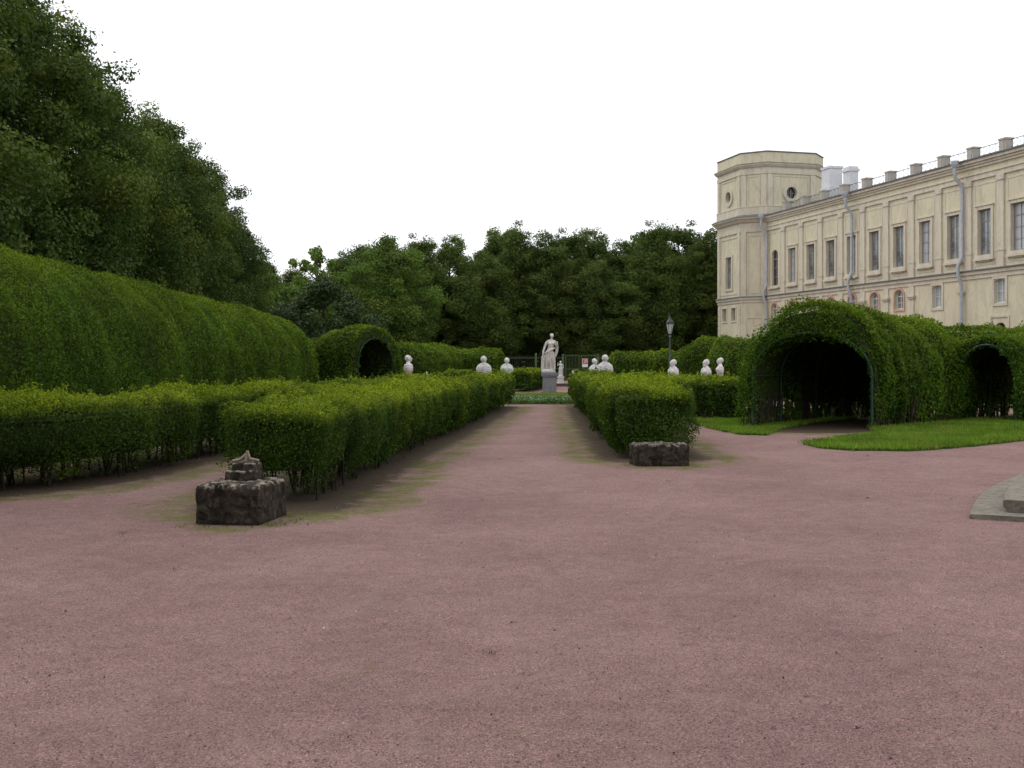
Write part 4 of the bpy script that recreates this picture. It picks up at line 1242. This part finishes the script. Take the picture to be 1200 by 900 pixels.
oct_band([(0.003,7.03),(0.07,7.03),(0.07,7.29),(0.17,7.30),(0.17,7.52)], 'tower_string_course', 'trim')
oct_band([(0.0,7.525),(0.28,7.53),(0.20,7.61)], 'tower_flashing', 'coping')
oct_band([(0.003,13.4),(0.10,13.4),(0.10,13.72),(0.05,13.74),(0.05,14.2),(0.22,14.3),(0.36,14.48),(0.54,14.6),(0.54,14.72)], 'tower_cornice', 'trim')
oct_band([(0.0,14.725),(0.62,14.73),(0.25,14.95)], 'tower_flashing', 'coping')
oct_band([(0.003,14.955),(0.13,14.96),(0.13,15.62),(0.16,15.63),(0.16,15.7)], 'tower_plinth_band', 'trim')
oct_band([(0.003,18.6),(0.09,18.6),(0.09,18.9),(0.05,18.95),(0.05,19.15),(0.2,19.25),(0.34,19.42),(0.34,19.52)], 'tower_cornice', 'trim')
oct_band([(0.0,19.525),(0.40,19.53),(0.1,19.62)], 'tower_flashing', 'coping')
oct_band([(0.003,19.625),(0.06,19.63),(0.06,20.5)], 'tower_attic', 'plaster')
oct_band([(0.0,20.555),(0.13,20.56),(0.10,20.64)], 'tower_coping', 'coping')

# ------------------------------------------------------------------ statues
def remeshed(mb, name, mat, vox, smooth=4):
    """fuses overlapping limbs into one continuous surface"""
    me = mb.mesh(name, mat)
    o = bpy.data.objects.new(name, me); col.objects.link(o)
    r = o.modifiers.new('remesh', 'REMESH'); r.mode = 'VOXEL'; r.voxel_size = vox; r.use_smooth_shade = True
    s = o.modifiers.new('smooth', 'SMOOTH'); s.factor = 0.5; s.iterations = smooth
    dg = bpy.context.evaluated_depsgraph_get()
    m2 = bpy.data.meshes.new_from_object(o.evaluated_get(dg))
    m2.name = name
    bpy.data.objects.remove(o)
    if not m2.materials: m2.materials.append(mat)
    return m2

def big_statue():
    m = MB()
    # rough base and tree stump
    m.box(-0.36, 0.32, -0.24, 0.26, 0.0, 0.11); m.ball((-0.03,0,0.11), 0.3, (1.05,0.75,0.28))
    m.tube([(-0.27,0.06,0.05),(-0.29,0.05,0.45),(-0.26,0.03,0.82)], [0.13,0.11,0.12], 10); m.ball((-0.26,0.02,0.84),0.11,(1,1,0.6))
    m.tube([(-0.36,-0.03,0.1),(-0.34,0.0,0.6)], [0.05,0.035], 6)
    # legs (weight on the figure's left), feet
    m.tube([(0.10,0.0,1.08),(0.17,-0.02,0.64),(0.15,0.02,0.18)], [0.13,0.085,0.055], 12)
    m.tube([(-0.05,0.0,1.06),(-0.04,-0.10,0.65),(0.0,0.02,0.2)], [0.13,0.088,0.055], 12)
    for fx in (0.15, -0.01): m.ball((fx,-0.08,0.16), 0.07, (0.65,1.7,0.6))
    # torso
    m.ball((0.02,0.02,1.07), 0.19, (1.0,0.78,0.8)); m.tube([(0.03,0.02,1.1),(0.07,0.01,1.3),(0.11,0.0,1.48)], [0.165,0.125,0.16], 14)
    m.ball((0.11,0.0,1.52), 0.18, (1.08,0.68,0.75)); m.ball((0.03,-0.10,1.50),0.068); m.ball((0.19,-0.10,1.51),0.068)
    m.tube([(-0.07,0.02,1.62),(0.11,0.02,1.66),(0.31,0.02,1.60)], [0.07,0.085,0.07], 10)
    # neck, head turned a little, hair knot, face
    m.tube([(0.12,0.02,1.62),(0.135,0.0,1.82)], [0.06,0.052], 10)
    m.ball((0.14,-0.01,1.91), 0.105, (0.80,0.95,1.18)); m.ball((0.145,0.05,1.95), 0.105, (0.95,0.95,0.85)); m.ball((0.15,0.13,1.93),0.055)
    m.ball((0.135,-0.11,1.895),0.022,(0.8,1,1.5)); m.ball((0.137,-0.085,1.835),0.03,(1,0.8,0.8)); m.ball((0.10,-0.088,1.93),0.02,(1.2,.6,.6)); m.ball((0.175,-0.088,1.93),0.02,(1.2,.6,.6))
    # her right arm, hanging out to the stump
    m.tube([(-0.08,0.02,1.61),(-0.165,0.0,1.46),(-0.22,0.02,1.31),(-0.28,-0.05,1.12),(-0.30,-0.08,1.0)], [0.078,0.066,0.058,0.05,0.038], 10)
    m.ball((-0.31,-0.09,0.95),0.045,(0.8,0.7,1.3))
    for q in range(4): m.tube([(-0.335+q*0.016,-0.11,0.95),(-0.33+q*0.018,-0.12,0.89),(-0.325+q*0.018,-0.10,0.86)],[0.011,0.010,0.008],6)
    m.tube([(-0.29,-0.11,0.96),(-0.27,-0.13,0.91)],[0.012,0.009],6)
    # her left arm bent up to the breast, holding a fold of drapery
    m.tube([(0.30,0.02,1.60),(0.355,0.02,1.45),(0.375,0.0,1.30),(0.405,-0.10,1.42),(0.395,-0.16,1.54)], [0.076,0.066,0.062,0.052,0.04], 10)
    m.ball((0.395,-0.17,1.57),0.042,(1.2,0.8,1.1))
    for q in range(4): m.tube([(0.375,-0.19,1.55+q*0.018),(0.345,-0.20,1.56+q*0.018),(0.335,-0.17,1.56+q*0.018)],[0.011,0.010,0.009],6)
    m.tube([(0.40,-0.2,1.60),(0.37,-0.22,1.615)],[0.012,0.010],6)
    # drapery: hanging from the arm, hip roll, skirt with folds
    for q in range(4): m.tube([(0.44-0.02*q,-0.02+0.04*q,1.38),(0.42-0.02*q,0.0+0.04*q,1.1),(0.36-0.03*q,0.02+0.03*q,0.86-0.05*q)],[0.035,0.042,0.02],6)
    m.tube([(-0.20,-0.02,1.0),(-0.05,-0.15,1.08),(0.12,-0.15,1.2),(0.27,-0.02,1.28)],[0.06,0.055,0.055,0.05],8)
    for (x0, x1, x2, y, r_) in [(-0.13,-0.16,-0.15,-0.10,0.034), (-0.02,-0.11,-0.12,-0.15,0.03), (0.06,0.05,0.07,-0.15,0.032), (0.14,0.09,0.09,-0.14,0.026), (0.2,0.25,0.25,-0.08,0.034), (0.24,0.29,0.28,0.02,0.04), (-0.19,-0.2,-0.19,0.02,0.04)]:
        m.tube([(x0,y,1.06),(x1,y*1.05,0.62),(x2,y*0.9+0.01,0.15)],[r_,r_*0.95,r_*1.1],6)
    for q in range(5):                                 # folds pulled across the hips and thighs
        z = 1.04-0.085*q; m.tube([(-0.17,-0.06,z-0.06),(0.0,-0.16,z-0.02),(0.2,-0.09,z+0.12)],[0.014,0.022,0.014],6)
    m.tube([(0.03,0.09,1.08),(0.05,0.11,0.15)],[0.15,0.17],12)
    m.tube([(0.16,0.03,1.0),(0.2,0.04,0.15)],[0.10,0.09],10); m.tube([(-0.08,0.03,1.0),(-0.1,0.04,0.15)],[0.10,0.09],10)
    for q in range(3): m.tube([(0.02+0.05*q,-0.115,1.36),(0.08+0.03*q,-0.115,1.44),(0.16,-0.10,1.46+0.05*q)],[0.010,0.014,0.010],6)
    for q in range(3): m.tube([(-0.36+0.05*q,-0.04-0.03*q,0.12),(-0.34+0.045*q,-0.05-0.02*q,0.5),(-0.32+0.05*q,-0.06,0.84)],[0.03,0.022,0.026],6)
    return remeshed(m, 'figure', M['marble'], 0.0145, 2)
st = tag(empty('garden_statue', (1.95, 57.8, 0)), 'tall weathered marble statue of a draped woman on a grey stone plinth', 'statue')
fg = link('figure', big_statue(), st, (-0.02, 0, 1.085)); fg.scale = (1.04, 1.08, 1.0)
m = MB(); m.box(-0.40,0.40,-0.38,0.38,-0.05,0.10); m.box(-0.345,0.345,-0.33,0.33,0.105,0.86); m.box(-0.385,0.385,-0.37,0.37,0.865,0.93); m.box(-0.43,0.43,-0.41,0.41,0.935,1.06); m.box(-0.38,0.38,-0.36,0.36,1.063,1.09)
m.build('plinth', M['plinth'], st)

def bust(seed, folds=True, beard=False):
    r = random.Random(seed)
    m = MB()
    m.lathe([(0.17,-0.12),(0.17,-0.07),(0.12,-0.04),(0.11,0.03),(0.15,0.10)], 16)
    # chest and back cut off below in a curve, sloping shoulders
    m.ball((0,0.0,0.27), 0.25, (1.0,0.66,0.86)); m.ball((0,0.0,0.34), 0.29, (1.0,0.56,0.62))
    m.ball((-0.215,0.0,0.30), 0.105, (0.95,1.05,1.5)); m.ball((0.215,0.0,0.30), 0.105, (0.95,1.05,1.5))
    m.tube([(-0.235,0.0,0.38),(-0.12,0.0,0.475),(0,0.0,0.51),(0.12,0.0,0.475),(0.235,0.0,0.38)],[0.085,0.085,0.10,0.085,0.085],10)
    m.ball((-0.10,-0.10,0.33),0.115,(1,0.75,0.85)); m.ball((0.10,-0.10,0.33),0.115,(1,0.75,0.85))
    m.tube([(0,0.015,0.46),(0,-0.005,0.63)],[0.092,0.066],12)
    m.ball((0,-0.02,0.695),0.125,(0.80,0.96,1.14)); m.ball((0,0.03,0.735),0.128,(0.86,0.95,0.95))
    m.ball((0,-0.145,0.69),0.028,(0.75,1,1.5)); m.ball((0,-0.115,0.61),0.038,(1,0.8,0.8)); m.ball((-0.05,-0.118,0.735),0.028,(1.2,.5,.6)); m.ball((0.05,-0.118,0.735),0.028,(1.2,.5,.6))
    m.ball((-0.107,0.0,0.695),0.03,(0.5,1,1.4)); m.ball((0.107,0.0,0.695),0.03,(0.5,1,1.4))
    for q in range(22):
        a = r.uniform(0,6.28); h = r.uniform(0.67,0.81); rr = 0.098*math.sqrt(max(0.02,1-((h-0.71)/0.125)**2))
        if math.sin(a) < -0.35 and h < 0.78: continue
        m.ball((rr*math.cos(a), 0.02+rr*math.sin(a), h), 0.034)
    if beard:
        for q in range(5): m.ball((-0.05+q*0.025,-0.10,0.585),0.034)
    if folds:                                          # cloak folds laid over chest and back
        def on(x, z, sgn):
            k = max(0.05, 1-(x/0.29)**2-((z-0.30)/0.26)**2)
            return (x, sgn*0.172*math.sqrt(k)+sgn*0.004, z)
        for q in range(5):
            z = 0.10+0.075*q
            m.tube([on(-0.21,z+0.16 if z < 0.3 else 0.42,-1), on(-0.05,z+0.07,-1), on(0.12,z,-1)],[0.026,0.034,0.02],6)
            m.tube([on(-0.20,min(0.44,z+0.17),1), on(-0.04,z+0.05,1), on(0.03,z+0.02,1)],[0.026,0.034,0.02],6)
            m.tube([on(0.20,min(0.44,z+0.15),1), on(0.07,z+0.03,1)],[0.026,0.03],6)
    return remeshed(m, 'bust', M['marble_white'], 0.012, 1)
bmesh_a, bmesh_b, bmesh_c = bust(1), bust(2, True, True), bust(3, False)
pd = MB(); pd.box(-0.19,0.19,-0.17,0.17,-0.05,0.12); pd.box(-0.15,0.15,-0.13,0.13,0.123,0.95); pd.box(-0.18,0.18,-0.16,0.16,0.953,1.06)
pdm = pd.mesh('pedestal', M['marble'])
busts = [(567, 44.2, 417, 3.05, bmesh_a, 1.0, 'marble bust turned away, beside the far end of the long path hedge'),
         (594, 48.0, 419, 0.15, bmesh_c, 0.92, 'smooth marble bust facing the path, next to the iron fence gap'),
         (709, 43.2, 415.5, 3.3, bmesh_b, 1.04, 'broad marble bust turned away, in front of a smaller bust'),
         (697, 50.0, 420, 0.5, bmesh_c, 0.98, 'smaller marble bust partly hidden by a broad bust beside the red sign'),
         (789, 46.0, 421, -1.1, bmesh_a, 1.0, 'marble bust half turned, below the street lamp'),
         (827.5, 46.5, 421, -1.25, bmesh_b, 1.0, 'bearded marble bust half turned, in front of the domed hedge below the tower'),
         (844, 49.0, 419, -1.57, bmesh_c, 1.0, 'marble bust seen edge-on, closest to the large tunnel mouth'),
         (478.5, 46.0, 416, 1.75, bmesh_a, 1.0, 'marble bust seen from the side, beside the dark mouth of the far tunnel hedge')]
for (px, d, top, rz, me, s, lab) in busts:
    zt = EYE+(HZ-top)*d/F; zb = zt-0.855*s
    o = tag(empty('marble_bust', ((px-600)*d/F, d, 0), rz), lab, 'bust')
    b_ = link('bust', me, o, (0, 0, zb)); b_.scale = (s, s, s)
    p_ = link('pedestal', pdm, o); p_.scale = (1, 1, (zb-0.12*s)/1.06)

def small_figure(seed):
    m = MB(); r = random.Random(seed)
    m.lathe([(0.17,0.0),(0.17,0.06),(0.14,0.08)], 12)
    m.tube([(0.06,0,0.08),(0.07,-0.02,0.35),(0.04,0,0.58)],[0.05,0.055,0.085],10); m.tube([(-0.06,0.02,0.08),(-0.05,-0.05,0.34),(-0.03,0,0.58)],[0.05,0.055,0.085],10)
    m.tube([(0,0,0.55),(0.01,0,0.7),(0.0,0,0.84)],[0.11,0.09,0.115],12); m.tube([(-0.12,0,0.86),(0.12,0,0.86)],[0.05,0.05],8)
    m.tube([(0,0,0.86),(0,-0.01,0.95)],[0.04,0.035],8); m.ball((0,-0.01,1.01),0.068,(0.85,0.95,1.15)); m.ball((0,0.02,1.04),0.066); m.ball((0,-0.08,1.0),0.014)
    m.tube([(-0.14,0,0.85),(-0.23,-0.03,0.76),(-0.20,-0.06,0.93)],[0.04,0.034,0.022],8); m.ball((-0.2,-0.07,0.96),0.03)
    m.tube([(0.14,0,0.85),(0.19,0.0,0.68),(0.13,-0.08,0.58)],[0.04,0.034,0.022],8); m.ball((0.12,-0.09,0.57),0.03)
    for q in range(9):
        a = q*0.7; m.tube([(0.1*math.cos(a),0.09*math.sin(a),0.62),(0.12*math.cos(a+.2),0.11*math.sin(a+.2),0.1)],[0.035,0.03],6)
    return remeshed(m, 'figure', M['marble_white'], 0.014, 3)
sf = small_figure(4)
o = tag(empty('garden_statue', ((657-600)*78/F, 78, 0.0), 0.2), 'small white statue with one arm raised, on a slim pedestal above dark steps', 'statue')
link('figure', sf, o, (0,0,0.62))
m = MB(); m.box(-0.26,0.26,-0.24,0.24,-0.05,0.1); m.box(-0.18,0.18,-0.17,0.17,0.103,0.52); m.box(-0.22,0.22,-0.21,0.21,0.523,0.62); m.build('pedestal', M['marble_white'], o)
o = tag(empty('stone_steps', (3.35, 74.2, 0)), 'low dark stone steps leading up to the small white statue', 'steps')
for q in range(2): MB().box(-0.72,0.72,0.4*q,0.4*q+0.4,-0.02,0.1+0.1*q).build('step', simple_mat('brown_step_stone', (0.10,0.07,0.06), 0.9, 0.1), o)
sb = MB(); sb.box(-0.16,0.16,-0.15,0.15,-0.02,0.38); sb = sb.mesh('pedestal', M['marble'])
for (px, d, zt, lab) in [(500, 60, 1.12, 'small white statue whose head just shows over the long path hedge'),
                         (607.5, 86, 1.05, 'small white statue before the iron fence, next to the smooth bust'),
                         (624, 92, 1.2, 'little white statue before the iron fence, close to the tall statue'),
                         (671.5, 90, 1.0, 'little white statue before the fence gate, at the end of the path hedge')]:
    o = tag(empty('garden_statue', ((px-600)*d/F, d, 0), 0.6), lab, 'statue', None)
    q = link('figure', sf, o, (0,0,0.38)); k_ = (zt-0.38)/1.1; q.scale = (k_, k_, k_); link('pedestal', sb, o)

# ------------------------------------------------------------------ iron fence with gate, sign, lamp
fe = tag(empty('iron_fence', (-1.5, 100, 0)), 'green iron fence of thin upright bars in front of the wood', 'fence')
bar = MB(); bar.tube([(0,0,0.15),(0,0,2.12)], 0.016, 5); bar.lathe([(0.02,2.12),(0.03,2.17),(0.002,2.27)], 5); bar = bar.mesh('bar', M['fence'])
x = 0.0
while x < 18.5:
    if not (6.15 < x < 9.2): link('bar', bar, fe, (x, 0, 0))
    x += 0.17
for z in (0.3, 1.05, 2.0):
    MB().box(-0.1, 6.1, -0.02, 0.02, z, z+0.05).build('rail', M['fence_post'], fe); MB().box(9.25, 18.6, -0.02, 0.02, z, z+0.05).build('rail', M['fence_post'], fe)
pst = MB(); pst.box(-0.09,0.09,-0.09,0.09,-0.05,2.3); pst.box(-0.12,0.12,-0.12,0.12,2.303,2.38); pst = pst.mesh('post', M['fence_post'])
for x in (0.0, 3.65, 6.1, 9.25, 12.3, 15.4, 18.5): link('post', pst, fe, (x, 0, 0))
MB().box(-0.1, 6.0, -0.12, 0.12, -0.05, 0.14).build('plinth_wall', M['plinth'], fe); MB().box(9.35, 18.6, -0.12, 0.12, -0.05, 0.14).build('plinth_wall', M['plinth'], fe)
ga = tag(empty('iron_gate', (4.75, 100, 0)), 'closed olive green gate of close-set bars in the iron fence', 'gate')
for x0 in (0.0, 1.45):
    m = MB(); m.box(x0+0.03, x0+0.09, -0.03, 0.03, 0.1, 2.3); m.box(x0+1.33, x0+1.39, -0.03, 0.03, 0.1, 2.3)
    for z in (0.12, 1.0, 2.24): m.box(x0+0.09, x0+1.33, -0.025, 0.025, z, z+0.06)
    lf = m.build('gate_leaf', M['fence_post'], ga)
    for q in range(9): MB().tube([(x0+0.17+q*0.135,0,0.18),(x0+0.17+q*0.135,0,2.24)], 0.02, 5).build('bar', M['fence_post'], lf)
sg = tag(empty('notice_board', ((685.5-600)*99.7/F, 99.6, 0)), 'red and white notice hung on the iron fence', 'sign')
MB().box(-0.25,0.25,-0.01,0.012,1.20,1.96).build('board', M['white_paper'], sg)
MB().box(-0.22,0.22,-0.016,-0.011,1.46,1.93).build('red_panel', M['red_paper'], sg)
MB().tube([(0.0,0.03,-0.05),(0.0,0.03,1.9)],0.025,8).build('post', M['fence'], sg)
m = MB(); m.box(-0.03,0.14,-0.021,-0.017,1.60,1.88); m.box(-0.12,0.02,-0.021,-0.017,1.52,1.66); m.build('pale_print', simple_mat('pink_print', (0.62,0.42,0.44), 0.6, 0.2), sg)

lp_ = tag(empty('street_lamp', ((785-600)*66/F, 66, 0)), 'grey post lamp with a tapered glass lantern, standing behind the straight tall hedge', 'lamp')
m = MB(); m.lathe([(0.16,-0.05),(0.16,0.25),(0.11,0.3),(0.09,0.7),(0.06,0.8),(0.05,3.1),(0.075,3.12),(0.075,3.18),(0.045,3.2),(0.045,3.30)], 14); m.build('pole', simple_mat('grey_lamp_paint', (0.13,0.15,0.15), 0.55, 0.35), lp_)
m = MB(); 
for q in range(6):
    a = math.pi*2*q/6; m.tube([(0.10*math.cos(a),0.10*math.sin(a),3.30),(0.22*math.cos(a),0.22*math.sin(a),3.92)], 0.014, 5)
m.lathe([(0.11,3.28),(0.115,3.32)],6); m.lathe([(0.235,3.91),(0.25,3.95),(0.16,4.12),(0.09,4.18),(0.09,4.26),(0.03,4.32),(0.035,4.38),(0.004,4.52)],12)
m.build('lantern_frame', M['iron'], lp_)
for q in range(6):
    a0, a1 = math.pi*2*(q+.06)/6, math.pi*2*(q+.94)/6
    m = MB(); m.add([(0.095*math.cos(a0),0.095*math.sin(a0),3.32),(0.095*math.cos(a1),0.095*math.sin(a1),3.32),(0.212*math.cos(a1),0.212*math.sin(a1),3.91),(0.212*math.cos(a0),0.212*math.sin(a0),3.91)],[(0,1,2,3)])
    m.build('pane', M['lamp_glass'], lp_)

# ------------------------------------------------------------------ stone blocks and steps
def block(name, w, d, h, seed, mat, parent, loc, rz, amp=0.02, bev=0.05, taper=1.0, cuts=12):
    bm = bmesh.new(); bmesh.ops.create_cube(bm, size=1.0)
    for v in bm.verts:
        t = taper if v.co.z > 0 else 1.0
        v.co = Vector((v.co.x*w*t, v.co.y*d*t, (v.co.z+0.5)*h))
    bmesh.ops.bevel(bm, geom=bm.edges[:], offset=bev, segments=2, affect='EDGES', profile=0.6)
    bmesh.ops.subdivide_edges(bm, edges=[e for e in bm.edges if e.calc_length() > 0.12], cuts=cuts, use_grid_fill=True)
    me = bpy.data.meshes.new(name); bm.to_mesh(me); bm.free()
    rough(me, amp*0.5, 1.1, seed); rough(me, amp*0.5, 5.5, seed+7); rough(me, amp*0.4, 13, seed+13)
    me.polygons.foreach_set('use_smooth', [True]*len(me.polygons))
    me.materials.append(mat)
    return link(name, me, parent, loc, rz)
sb1 = tag(empty('stone_block', (-2.76, 11.35, 0), math.radians(-8)), 'dark lichened stone block with a small stepped stone on top, at a hedge end', 'stone')
block('lower_block', 0.66, 0.84, 0.42, 51, M['rock'], sb1, (0, 0, -0.03), 0.0, 0.012, 0.05)
block('upper_block', 0.33, 0.31, 0.11, 52, M['rock'], sb1, (-0.02, 0.12, 0.385), 0.05, 0.007, 0.02, 0.94, 7)
block('upper_block', 0.27, 0.25, 0.10, 53, M['rock'], sb1, (0.0, 0.12, 0.475), 0.05, 0.006, 0.02, 0.92, 7)
m = MB(); m.tube([(-0.14,0.10,0.585),(-0.06,0.1,0.60),(-0.01,0.11,0.65),(0.0,0.12,0.67)],[0.014,0.016,0.014,0.008],6); m.tube([(0.02,0.11,0.67),(0.04,0.1,0.61),(0.14,0.1,0.59)],[0.01,0.016,0.014],6); m.tube([(0.0,0.12,0.58),(0.01,0.12,0.69)],[0.03,0.015],7)
m.build('broken_bracket', simple_mat('pale_rusted_iron', (0.30,0.24,0.19), 0.8, 0.2, var=0.4, scale=20), sb1)
sb2 = tag(empty('stone_block', (2.3, 17.35, 0), math.radians(5)), 'flat dark stone block with pale lichen top, at the hedge end beside the wide gravel', 'stone')
block('lower_block', 0.84, 0.58, 0.37, 54, M['rock'], sb2, (0, 0, -0.03), 0.0, 0.015, 0.05)
m = MB()
for q in range(4): m.tube([(0.26+0.05*q,0.12,0.3),(0.27+0.06*q,0.14,0.42),(0.3+0.06*q,0.16,0.52)],[0.012,0.01,0.006],5)
m.build('shoots', M['stem'], sb2)

# semicircular stone steps
ss = tag(empty('semicircular_steps', (9.72, 11.3, 0)), 'grey half-round stone steps with a straight front edge lying on the gravel', 'steps')
curve = np.array([(4.66,11.3),(5.03,12.1),(5.54,13.1),(6.08,14.0),(6.77,15.0),(7.5,15.9),(8.5,16.8),(9.8,17.6),(11.4,18.2),(13.2,18.5)])
cw = Sweep([tuple(p) for p in curve], 0.2)
def step_slab(t0, t1, o0, o1, z0, z1, name, nose=0.0):
    """kerb-like slab between two distances along the rim and two insets from it"""
    m = MB(); ts = np.linspace(t0, t1, 6); P, Nn, T = cw.at(ts); vs = []
    for k in range(6):
        for o, z in ((o1, z0), (o0+nose, z0), (o0, z0+(z1-z0)*0.45), (o0, z1-0.012), (o0+0.014, z1), (o1, z1)):
            vs.append((P[k, 0]+Nn[k, 0]*o-9.72, P[k, 1]+Nn[k, 1]*o-11.3, z))
    fs = [(k*6+q, k*6+(q+1) % 6, (k+1)*6+(q+1) % 6, (k+1)*6+q) for k in range(5) for q in range(6)]
    fs.append(tuple(range(6))); fs.append(tuple(range(30, 36))[::-1])
    m.add(vs, fs); o = m.build(name, M['slab'], ss)
    bm = bmesh.new(); bm.from_mesh(o.data); bmesh.ops.recalc_face_normals(bm, faces=bm.faces); bm.to_mesh(o.data); bm.free()
    return o
cuts = [0.0, 0.42, 1.75, 3.1, 4.5, 5.9, 7.3, 8.7, 10.1, cw.L]
for a, b_ in zip(cuts[:-1], cuts[1:]): step_slab(a+0.003, b_-0.003, 0.0, 0.80, -0.04, 0.058, 'slab')
cuts = [0.30, 2.3, 4.3, 6.3, 8.3, cw.L]
for a, b_ in zip(cuts[:-1], cuts[1:]): step_slab(a+0.003, b_-0.003, 0.31, 6.0, 0.062, 0.185, 'upper_slab', 0.05)
